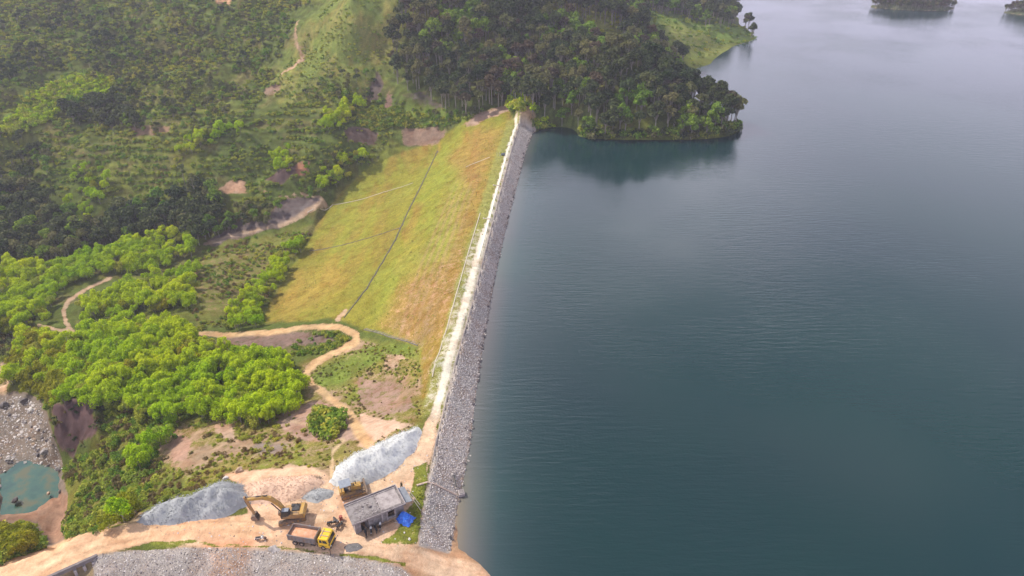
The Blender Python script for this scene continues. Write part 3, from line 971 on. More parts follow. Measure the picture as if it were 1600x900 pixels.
def tree_kind(seed, height, spread, nl, base_frac, n_leaf, leaf, mat, trunk_r, multi=False):
    """returns crown mesh, trunk mesh, combined mesh"""
    rng = np.random.default_rng(seed)
    lumps, limbs = [], []
    th = height * base_frac
    top = Vector((rng.normal() * 0.25, rng.normal() * 0.25, height * 0.80))
    limbs.append(limb([(0, 0, -0.6), (top.x * 0.3, top.y * 0.3, th), tuple(top)], [trunk_r, trunk_r * 0.75, trunk_r * 0.25]))
    for i in range(nl):
        a = 2 * math.pi * (i + rng.random() * 0.7) / nl
        rr = spread * (0.30 + 0.38 * rng.random())
        h = th + (height - th) * (0.25 + 0.55 * rng.random())
        r = spread * (0.30 + 0.22 * rng.random())
        c = (math.cos(a) * rr, math.sin(a) * rr, h)
        lumps.append((*c, r, r, r * ((1.25 if multi else 0.75) + 0.4 * rng.random())))
        limbs.append(limb([(top.x * 0.3, top.y * 0.3, th * (0.7 + 0.5 * rng.random())), (c[0] * 0.5, c[1] * 0.5, (th + h) / 2), c],
                          [trunk_r * 0.5, trunk_r * 0.35, trunk_r * 0.12], 5))
    lumps.append((top.x, top.y, height * 0.84, spread * 0.42, spread * 0.42, height * 0.16))
    cv, cf = leaf_quads(rng, lumps, n_leaf, leaf)
    tv, tf = merge(limbs)
    crown = mesh_only('crown', [(cv, cf, mat)])
    trunk = mesh_only('trunk', [(tv, tf, m_bark)])
    whole = mesh_only('tree', [(cv, cf, mat), (tv, tf, m_bark)])
    return crown, trunk, whole


def bush_mesh(seed, w, h, n_leaf, leaf, mat, nl=4):
    rng = np.random.default_rng(seed)
    lumps = [(rng.normal() * w * 0.25, rng.normal() * w * 0.25, h * (0.35 + 0.2 * rng.random()), w * 0.35, w * 0.35, h * 0.5) for _ in range(nl)]
    v, f = leaf_quads(rng, lumps, n_leaf, leaf)
    return mesh_only('shrub', [(v, f, mat)])


ACACIA = [tree_kind(10 + i, (3.6, 4.4, 5.2, 4.0, 5.8, 4.6, 3.4)[i], (2.4, 2.1, 1.9, 2.6, 2.2, 1.7, 2.0)[i], (6, 5, 4, 7, 5, 4, 5)[i], 0.25, 1500, 0.15, LM[('lime', 'lime', 'limey', 'lime', 'limey', 'lime', 'yellow')[i]], 0.09, True) for i in range(7)]
FOREST = [('dark green', [tree_kind(30 + i, 12, 3.4, 6, 0.45, 900, 0.42, LM['dark'], 0.24) for i in range(3)]),
          ('olive green', [tree_kind(40 + i, 12.5, 3.1, 5, 0.5, 800, 0.42, LM['olive'], 0.24) for i in range(2)]),
          ('brownish', [tree_kind(50 + i, 11.5, 3.0, 5, 0.5, 560, 0.40, LM['brown'], 0.24) for i in range(2)]),
          ('fresh green', [tree_kind(60 + i, 10, 3.2, 6, 0.35, 850, 0.42, LM['mid'], 0.22) for i in range(2)])]
SCRUB_TREE = [('dark green', [tree_kind(70 + i, 5.6, 2.5, 5, 0.3, 560, 0.30, LM['dark'], 0.12) for i in range(3)]),
              ('mid green', [tree_kind(80 + i, 5.0, 2.3, 5, 0.3, 520, 0.30, LM['mid'], 0.12) for i in range(2)]),
              ('olive green', [tree_kind(85 + i, 5.2, 2.3, 4, 0.3, 480, 0.30, LM['olive'], 0.12) for i in range(2)])]
ACACIA += [tree_kind(24 + i, (3.4, 4.2)[i], (2.2, 2.0)[i], (6, 5)[i], 0.25, 1400, 0.15, LM['mossy'], 0.09, True) for i in range(2)]
BUSH = {k: [bush_mesh(90 + 3 * j + i, 1.5, 1.15, 150, 0.17, LM[k]) for i in range(2)] for j, k in enumerate(['bush', 'mid', 'lime', 'yellow', 'dark', 'dry', 'olive'])}

ROCK_MATS = {'grey': simple('grey_rock', (0.44, 0.40, 0.385), 0.9, var=0.3, scale=1.2, bump_s=0.4),
             'pale': simple('pale_rock', (0.72, 0.67, 0.63), 0.9, var=0.2, scale=1.2, bump_s=0.4),
             'dark': simple('dark_rock', (0.15, 0.13, 0.13), 0.9, var=0.2, scale=1.2, bump_s=0.4),
             'tan': simple('tan_rock', (0.50, 0.36, 0.26), 0.9, var=0.2, scale=1.2, bump_s=0.4)}


def rock_mesh(seed, mat, sub=1, flat=0.6):
    rnd = random.Random(seed)
    bm = bmesh.new()
    bmesh.ops.create_icosphere(bm, subdivisions=sub, radius=1)
    for v in bm.verts:
        v.co *= 0.72 + 0.5 * rnd.random()
        v.co.z *= flat
    for _ in range(3):
        n_ = Vector((rnd.gauss(0, 1), rnd.gauss(0, 1), rnd.gauss(0, 0.6))).normalized()
        for v in bm.verts:
            d = v.co.dot(n_) - 0.62
            if d > 0:
                v.co -= n_ * d
    me = bpy.data.meshes.new('stone')
    bm.to_mesh(me)
    bm.free()
    me.materials.append(mat)
    return me


def lookup(arr, x, y):
    r = np.clip(np.round(np.interp(y, YR, np.arange(ROWS))), 0, ROWS - 1).astype(int)
    s = np.clip(np.round(np.interp(x / (y + 30), SC, np.arange(len(SC)))), 0, len(SC) - 1).astype(int)
    return arr.reshape(GX.shape)[r, s]


BLOCK = np.maximum.reduce([m_dam, m_rip, m_rip2, m_yard, m_main, m_exit, on_crest, m_shore])
BLOCK_T = np.maximum.reduce([BLOCK, trk, rv])


def scatter(poly, spacing, h, seed, keep=1.0, block=BLOCK_T, bbox=None, clump=None, zmin=None):
    """jittered ground points whose plant body (at height h) shows inside the photo outline"""
    rng = np.random.default_rng(seed)
    if bbox is None:
        us = [p[0] for p in poly]
        vs = [p[1] for p in poly]
        w = []
        for z in (-30, 0, 40):
            for u in (min(us), max(us)):
                for v in (max(min(vs), -14), max(vs)):
                    p = at(u, v, z)
                    w.append((p.x, p.y))
        bbox = (min(p[0] for p in w), max(p[0] for p in w), min(p[1] for p in w), min(max(p[1] for p in w), 700))
    gx = np.arange(bbox[0], bbox[1], spacing)
    gy = np.arange(bbox[2], bbox[3], spacing)
    X, Y = np.meshgrid(gx, gy)
    X = (X + (rng.random(X.shape) - 0.5) * spacing * 1.1).ravel()
    Y = (Y + (rng.random(Y.shape) - 0.5) * spacing * 1.1).ravel()
    z = ground_z(X, Y)
    u, v, dep = project(X, Y, z + h * 0.6)
    m = inside(u, v, poly) & (rng.random(len(X)) < keep)
    if block is not None:
        m &= lookup(block, X, Y) < 0.4
    if clump:
        m &= fbm(X, Y, clump[0], 3, seed) > clump[1]
    if zmin is not None:
        m &= z > zmin
    X, Y, z, dep, u, v = X[m], Y[m], z[m], dep[m], u[m], v[m]
    return np.stack([X, Y, z, dep, u, v], 1)


PROTO = {}


def gn_stuff(name, pts, meshes, scl, label, cat, tilt=0.0, pick=None, parent=None, seed=5, sink=0.0):
    """one object: every point becomes an instance of one of the meshes"""
    if len(pts) == 0:
        return None
    rng = np.random.default_rng(seed)
    key = name + '_sources'
    col = bpy.data.collections.new(key)
    for i, me in enumerate(meshes):
        po = bpy.data.objects.new('%s_%02d' % (name, i), me)
        col.objects.link(po)
    nm = len(pts)
    me = bpy.data.meshes.new(name)
    me.vertices.add(nm)
    co = np.array(pts[:, :3], float)
    co[:, 2] -= sink
    me.vertices.foreach_set('co', co.astype(np.float32).ravel())
    rot = np.stack([rng.normal(size=nm) * tilt, rng.normal(size=nm) * tilt, rng.random(nm) * 6.283], 1)
    a = me.attributes.new('spin', 'FLOAT_VECTOR', 'POINT')
    a.data.foreach_set('vector', rot.astype(np.float32).ravel())
    a = me.attributes.new('size', 'FLOAT_VECTOR', 'POINT')
    a.data.foreach_set('vector', np.asarray(scl, np.float32).ravel())
    a = me.attributes.new('pick', 'INT', 'POINT')
    a.data.foreach_set('value', (rng.integers(0, len(meshes), nm) if pick is None else pick).astype(np.int32))
    me.update()
    o = bpy.data.objects.new(name, me)
    C.objects.link(o)
    ng = bpy.data.node_groups.new(name, 'GeometryNodeTree')
    ng.interface.new_socket('Geometry', in_out='INPUT', socket_type='NodeSocketGeometry')
    ng.interface.new_socket('Geometry', in_out='OUTPUT', socket_type='NodeSocketGeometry')
    gi_, go_ = ng.nodes.new('NodeGroupInput'), ng.nodes.new('NodeGroupOutput')
    ci = ng.nodes.new('GeometryNodeCollectionInfo')
    ci.inputs[0].default_value = col
    ci.inputs[1].default_value = True
    ci.inputs[2].default_value = True
    ip = ng.nodes.new('GeometryNodeInstanceOnPoints')
    ip.inputs['Pick Instance'].default_value = True

    def nattr(nm_, ty):
        q = ng.nodes.new('GeometryNodeInputNamedAttribute')
        q.data_type = ty
        q.inputs[0].default_value = nm_
        return q.outputs[0]
    ng.links.new(gi_.outputs[0], ip.inputs['Points'])
    ng.links.new(ci.outputs[0], ip.inputs['Instance'])
    ng.links.new(nattr('pick', 'INT'), ip.inputs['Instance Index'])
    ng.links.new(nattr('spin', 'FLOAT_VECTOR'), ip.inputs['Rotation'])
    ng.links.new(nattr('size', 'FLOAT_VECTOR'), ip.inputs['Scale'])
    ng.links.new(ip.outputs[0], go_.inputs[0])
    md = o.modifiers.new('scatter', 'NODES')
    md.node_group = ng
    if parent:
        o.parent = parent
        tag(o, kind='stuff')
    else:
        tag(o, label, cat, kind='stuff')
    return o


def rscale(n_, lo, hi, seed, zvar=0.2):
    rng = np.random.default_rng(seed)
    s = lo + (hi - lo) * rng.random(n_)
    return np.stack([s * (1 + zvar * (rng.random(n_) - 0.5)), s * (1 + zvar * (rng.random(n_) - 0.5)), s * (1 + zvar * 1.5 * (rng.random(n_) - 0.5))], 1)


def in_frame(P_, mu=25):
    return (P_[:, 4] > -mu) & (P_[:, 4] < 1600 + mu) & (P_[:, 5] > -mu) & (P_[:, 5] < 900 + mu)


def single_tree(name, meshes, p, s, rz, label, cat, group):
    """Empty at the foot > trunk, crown"""
    e = bpy.data.objects.new(name, None)
    C.objects.link(e)
    e.empty_display_size = 0.5
    e.location = p
    e.scale = s
    e.rotation_euler = (0, 0, rz)
    tag(e, label, cat, group)
    u_, v_, _d = project(np.array(p[0]), np.array(p[1]), np.array(p[2]))
    SINGLES.setdefault(cat + '|' + group if False else group, []).append((e, float(u_), float(v_), label))
    for nm, me in (('crown', meshes[0]), ('trunk', meshes[1])):
        c = bpy.data.objects.new(nm, me)
        C.objects.link(c)
        c.parent = e
    return e


SINGLES = {}


def relabel_all():
    '''within one neighbourhood say front/back and left/right; then order what is still alike from the left'''
    for grp, lst in SINGLES.items():
        w = grp.split('|')[1]
        for t in lst:
            t[0]['group'] = grp.replace('|', ' ')
        us = np.array([t[1] for t in lst])
        vs = np.array([t[2] for t in lst])
        cu, cv_ = np.quantile(us, [0.33, 0.66]), np.quantile(vs, [0.33, 0.66])
        groups = {}
        for o, u, v, adj in lst:
            if len(lst) > 2:
                a = 'rear' if v < cv_[0] else 'front' if v > cv_[1] else 'middle'
                b_ = 'left' if u < cu[0] else 'right' if u > cu[1] else 'centre'
                pos_ = '%s %s' % (a, b_)
            else:
                pos_ = ''
            groups.setdefault((adj, pos_), []).append((u, o))
        for (adj, pos_), ls in groups.items():
            ls.sort(key=lambda t: t[0])
            orw = ['leftmost', 'second', 'third', 'fourth', 'fifth', 'sixth', 'seventh', 'eighth']
            for i, (u, o) in enumerate(ls):
                lead = '' if len(ls) == 1 else ('left' if i == 0 else 'right') + ' one, ' if len(ls) == 2 else orw[min(i, 7)] + (' one, ' if i == 0 else ' from left, ')
                words = (lead + adj + (', ' + pos_ + ', ' if pos_ else ' ') + w).split()
                o['label'] = ' '.join(words[:16])


def where_text(table, u, v):
    return min(table, key=lambda t: (t[0] - u) ** 2 + ((t[1] - v) * 1.6) ** 2)[2]


def size_word(s, lo, hi):
    f = (s - lo) / (hi - lo)
    return 'small' if f < 0.25 else 'middling' if f < 0.55 else 'tall' if f < 0.85 else 'lofty'

# ---- bright acacia thickets on the valley floor
AC_POLYS = [([(-220, 414), (90, 407), (160, 386), (230, 369), (285, 357), (300, 376), (306, 392), (232, 418), (165, 422), (100, 442), (80, 470), (78, 492), (0, 520), (-220, 522)], 2.6, 0.95),
            ([(118, 492), (124, 472), (175, 446), (240, 434), (310, 412), (302, 440), (304, 474), (240, 478), (140, 497)], 2.5, 0.95),
            ([(8, 600), (22, 545), (40, 515), (62, 518), (105, 534), (140, 512), (170, 500), (290, 502), (318, 534), (345, 545), (440, 548), (474, 590), (458, 636), (400, 656), (320, 640), (255, 655), (160, 625), (60, 622), (16, 618)], 2.2, 1.0),
            ([(345, 500), (372, 470), (400, 440), (425, 400), (470, 362), (492, 362), (478, 390), (445, 425), (425, 470), (404, 500), (372, 510)], 2.5, 0.72),
            ([(190, 700), (250, 660), (262, 690), (215, 740), (190, 752)], 2.6, 0.45),
            ([(-10, 828), (20, 826), (55, 840), (72, 862), (50, 878), (-10, 884)], 2.0, 0.9),
            ([(104, 822), (150, 800), (200, 782), (215, 792), (160, 828), (112, 845)], 2.2, 0.6),
            ([(95, 330), (120, 290), (150, 275), (160, 255), (175, 262), (170, 300), (140, 340), (105, 345)], 2.8, 0.7),
            ([(270, 232), (300, 205), (350, 192), (380, 200), (320, 225), (285, 240)], 2.6, 0.85),
            ([(505, 195), (510, 165), (560, 152), (575, 170), (540, 185), (525, 205)], 2.6, 0.8),
            ([(420, 265), (425, 232), (440, 220), (455, 235), (450, 262)], 2.6, 0.85),
            ([(490, 290), (500, 262), (540, 240), (600, 235), (560, 262), (520, 300)], 2.6, 0.7),
            ([(100, 250), (130, 250), (140, 285), (105, 290)], 3.0, 0.3)]
ac = np.concatenate([scatter(p, sp, 4.2, 200 + i, kp) for i, (p, sp, kp) in enumerate(AC_POLYS)])
AC_WHERE = [(60, 430, 'at the far left edge of the thicket belt'), (140, 400, 'on the far rim of the thicket belt'), (230, 375, 'in the far thicket below the dark ravine trees'),
            (290, 385, 'beside the black rock slope'), (140, 480, 'inside the bend of the narrow track'), (220, 455, 'in the middle thicket above the near one'),
            (290, 460, 'at the right end of the middle thicket'), (60, 560, 'near the sand bank at the left edge'), (100, 600, 'above the rocky river bed'),
            (180, 520, 'at the top left of the near thicket'), (270, 520, 'at the top of the near thicket'), (200, 590, 'in the middle of the near thicket'),
            (320, 580, 'in the heart of the near thicket'), (400, 560, 'below the level dirt track'), (450, 600, 'where the track bends round the thicket'),
            (380, 640, 'on the lower right rim of the near thicket'), (280, 640, 'on the lower rim of the near thicket'), (390, 470, 'on the left foot of the grass dam slope'),
            (470, 380, 'at the toe of the dam near the bent track'), (220, 710, 'on the bank above the river pool'),
            (30, 850, 'on the bank left of the bridge road'), (150, 820, 'on the slope under the bottom road'), (130, 310, 'on the hillside at the left'), (320, 215, 'in the light patch on the hillside'),
            (535, 175, 'beside the brown cut above the dam'), (438, 245, 'in the lone light clump on the hillside'), (530, 270, 'beside the dam toe at its far end')]
_rng = np.random.default_rng(17)
_moss = fbm(ac[:, 0], ac[:, 1], 14, 3, 23) * 0.9 + 0.42 * np.clip(1 - ac[:, 4] / 230.0, 0, 1) * (ac[:, 5] > 500) + _rng.random(len(ac)) * 0.25
ac_k = np.where(_moss > 0.80, 7 + _rng.integers(0, 2, len(ac)), _rng.integers(0, 7, len(ac)))
_keep = fbm(ac[:, 0], ac[:, 1], 5, 3, 29) > 0.30
ac, ac_k = ac[_keep], ac_k[_keep]
order_ = np.argsort(ac[:, 3] + np.where(in_frame(ac), 0, 1e5))
rng = np.random.default_rng(3)
sel, rest = order_[:300], order_[300:]
for i in sel:
    p = ac[i]
    s = 0.62 + 0.65 * rng.random()
    k = int(ac_k[i])
    w = where_text(AC_WHERE, p[4], p[5])
    single_tree('acacia_tree', ACACIA[k], (p[0], p[1], p[2] - 0.1), (s * 1.05, s * 1.05, s), rng.random() * 6.28,
                '%s %s acacia' % (size_word(s, 0.62, 1.27), 'olive' if k > 6 else 'yellowish' if k == 6 else 'lime'), 'acacia tree', 'bright acacias|' + w)
gn_stuff('acacia_thicket', ac[rest], [a[2] for a in ACACIA], rscale(len(rest), 0.62, 1.25, 4), 'far mass of bright lime acacias on the valley floor', 'thicket', pick=ac_k[rest])

# ---- dark forest on the peninsula and the ridge behind the dam
FO_POLYS = [([(618, 20), (640, -20), (1000, -20), (1012, 50), (1070, 88), (1130, 104), (1172, 140), (1172, 190), (1140, 214), (1000, 220), (900, 214), (848, 206), (836, 170), (806, 140),
              (790, 158), (745, 168), (705, 166), (670, 140), (640, 128), (606, 120)], 4.1, 0.97)]
fo = np.concatenate([scatter(p, sp, 10, 300 + i, kp, bbox=(-110, 190, 286, 660), zmin=0.0) for i, (p, sp, kp) in enumerate(FO_POLYS)])
gap = inside(fo[:, 4], fo[:, 5], [(858, 0), (880, 8), (945, 25), (975, 60), (960, 78), (935, 62), (890, 20), (860, 28)]) | inside(fo[:, 4], fo[:, 5], [(935, 30), (972, 28), (975, 70), (950, 75)])
fo = fo[~gap]
hd = scatter([(1000, -20), (1148, -20), (1152, 30), (1120, 36), (1060, 16), (1010, 10)], 5.0, 8, 320, 1.0, bbox=(90, 200, 480, 700), zmin=0.2)
fo = np.concatenate([fo, hd])
tip = scatter([(1160, 30), (1190, 40), (1192, 60), (1172, 60)], 5.0, 6, 321, 0.5, bbox=(140, 190, 480, 520), zmin=0.0)
fo = np.concatenate([fo, tip])
FO_WHERE = [(640, 40, 'at the left edge of the wood above the pale spur'), (700, 40, 'high on the wooded slope behind the dam'), (770, 40, 'near the top edge of the wood'), (840, 50, 'below the yellowish clearing'),
            (650, 100, 'over the dark bare cut'), (720, 110, 'on the slope behind the dam end'), (790, 100, 'straight above the dam end'), (860, 110, 'on the left shoulder of the peninsula'),
            (930, 110, 'on the crest of the peninsula'), (1000, 90, 'on the peninsula beside the green spur'), (1070, 110, 'on the far rim of the peninsula'), (1130, 130, 'behind the tip of the peninsula'),
            (850, 160, 'next to the bright bush by the dam end'), (920, 160, 'in the middle of the peninsula front'), (990, 160, 'in the dark heart of the peninsula'), (1060, 160, 'on the right half of the peninsula'),
            (1150, 170, 'at the tip of the peninsula'), (870, 200, 'at the waterline near the dam'), (930, 205, 'at the waterline left of the middle'), (1000, 205, 'at the waterline in the middle'),
            (1070, 205, 'at the waterline right of the middle'), (1130, 205, 'at the waterline under the peninsula tip'), (1080, 15, 'on the far headland')]
order_ = np.argsort(fo[:, 3] + np.where(in_frame(fo), 0, 1e5))
mixv = fbm(fo[:, 0], fo[:, 1], 22, 3, 71) + (rng.random(len(fo)) - 0.5) * 0.5
kind_i = np.where(mixv < 0.50, 0, np.where(mixv < 0.62, 1, np.where(mixv < 0.69, 2, 3)))
green_w = inside(fo[:, 4], fo[:, 5], [(1060, 180), (1120, 175), (1130, 220), (1060, 222)]) | inside(fo[:, 4], fo[:, 5], [(965, 150), (1010, 130), (1020, 180), (970, 190)]) | ((fo[:, 4] < 860) & (fo[:, 5] > 180))
kind_i = np.where(green_w & (rng.random(len(fo)) < 0.7), 3, kind_i)
fo_s = (0.70 + 0.52 * rng.random(len(fo))) * np.where(fo[:, 5] > 196, 0.8, 1.0)
for i in order_[:300]:
    p = fo[i]
    tone, ms = FOREST[kind_i[i]]
    k = int(rng.integers(0, len(ms)))
    w = where_text(FO_WHERE, p[4], p[5])
    s = fo_s[i]
    single_tree('forest_tree', ms[k], (p[0], p[1], p[2] - 0.2), (s * 1.05, s * 1.05, s), rng.random() * 6.28,
                '%s %s tree' % (size_word(s, 0.5, 1.12), tone), 'forest tree', 'forest trees|' + w)
rest = order_[300:]
flatm, offs_k = [], []
for tone, ms in FOREST:
    offs_k.append((len(flatm), len(ms)))
    flatm += [q[2] for q in ms]
pk = np.array([offs_k[kind_i[i]][0] + rng.integers(0, offs_k[kind_i[i]][1]) for i in rest])
gn_stuff('far_forest', fo[rest], flatm, np.repeat(fo_s[rest][:, None], 3, 1) * np.array([1.05, 1.05, 1.0]), 'dark mass of broadleaf forest climbing the ridge behind the dam', 'forest', pick=pk, sink=0.2)

# ---- ravine trees and dark scrub trees of the hillside
SC_POLYS = [([(-220, 400), (-220, 300), (60, 290), (90, 330), (150, 345), (200, 318), (260, 310), (330, 285), (348, 330), (330, 372), (300, 376), (275, 352), (160, 380), (90, 402)], 2.9, 0.95, 0.66, 1.25),
            ([(330, 330), (350, 318), (440, 322), (420, 345), (370, 352), (335, 372)], 2.6, 0.9, 0.35, 0.8),
            ([(-220, -20), (500, -20), (470, 20), (455, 60), (410, 130), (380, 180), (330, 205), (200, 205), (170, 190), (180, 145), (170, 118), (120, 118), (60, 140), (0, 185), (-220, 190)], 4.2, 0.80, 0.5, 0.75),
            ([(80, 165), (180, 145), (220, 190), (200, 200), (100, 185)], 3.0, 0.95, 0.9, 1.0),
            ([(500, 110), (560, 90), (610, 110), (600, 150), (520, 160), (470, 150)], 3.4, 0.5, 0.2, 0.7),
            ([(640, 168), (720, 165), (780, 158), (740, 176), (690, 186), (640, 178)], 2.4, 0.9, 0.0, 0.55),
            ([(-220, 195), (60, 200), (90, 280), (40, 300), (-220, 300)], 3.2, 0.6, 0.6, 0.9),
            ([(475, 255), (520, 240), (560, 235), (600, 240), (560, 260), (520, 290), (500, 310), (478, 296)], 2.5, 0.6, 0.1, 0.6)]
sc_l, kd, sz = [], [], []
for i, (p, sp, kp, darkp, s0) in enumerate(SC_POLYS):
    q = scatter(p, sp, 4.5, 400 + i, kp, clump=(14, 0.42) if i == 2 else None)
    if i == 2:
        q = q[rng.random(len(q)) < np.clip(1.25 - q[:, 4] / 420.0, 0.14, 1)]
    sc_l.append(q)
    r = rng.random(len(q))
    nz = fbm(q[:, 0], q[:, 1], 25, 3, 99)
    if i == 2:
        darkp_a = np.clip(0.95 - (q[:, 4] - 60) / 300.0 + (nz - 0.5), 0.08, 1)  # dark leaves thicken leftwards: the cloud shadow is put into tree colour
    else:
        darkp_a = np.full(len(q), darkp)
    kd.append(np.where(r < darkp_a, 0, np.where(r < darkp_a + (1 - darkp_a) * 0.5, 1, 2)))
    sz.append(s0 * (0.7 + 0.7 * rng.random(len(q))))
sc = np.concatenate(sc_l)
kd, sz = np.concatenate(kd), np.concatenate(sz)
SC_WHERE = [(40, 350, 'at the left edge below the terraced hillside'), (120, 380, 'in the ravine just above the lime thickets'), (200, 350, 'in the middle of the ravine'), (270, 330, 'in the ravine near the bare trunks'),
            (320, 350, 'at the right end of the ravine beside the black rock'), (390, 335, 'between the track and the black rock slope'), (60, 60, 'on the shaded hill at the upper left'), (200, 60, 'on the upper hillside left of the ridge'),
            (330, 60, 'on the upper hillside below the small clearing'), (430, 60, 'left of the reddish path'), (130, 160, 'under the light green meadow patch'), (250, 160, 'on the mid hillside'),
            (540, 130, 'on the spur above the dam'), (700, 170, 'along the foot of the wood behind the dam'), (20, 250, 'at the left margin of the terraces'), (530, 265, 'by the gully beside the dam toe')]
order_ = np.argsort(sc[:, 3] + np.where(in_frame(sc), 0, 1e5))
for i in order_[:300]:
    p = sc[i]
    tone, ms = SCRUB_TREE[kd[i]]
    k = int(rng.integers(0, len(ms)))
    w = where_text(SC_WHERE, p[4], p[5])
    single_tree('scrub_tree', ms[k], (p[0], p[1], p[2] - 0.2), (sz[i], sz[i], sz[i]), rng.random() * 6.28,
                '%s %s tree' % (size_word(sz[i], 0.5, 1.7), tone), 'tree', 'scrub trees|' + w)
rest = order_[300:]
flatm, offs_k = [], []
for tone, ms in SCRUB_TREE:
    offs_k.append((len(flatm), len(ms)))
    flatm += [q[2] for q in ms]
pk = np.array([offs_k[kd[i]][0] + rng.integers(0, offs_k[kd[i]][1]) for i in rest])
gn_stuff('hillside_scrub', sc[rest], flatm, np.repeat(sz[rest][:, None], 3, 1), 'dense scrub woodland covering the upper hillside', 'scrub', pick=pk, sink=0.2)

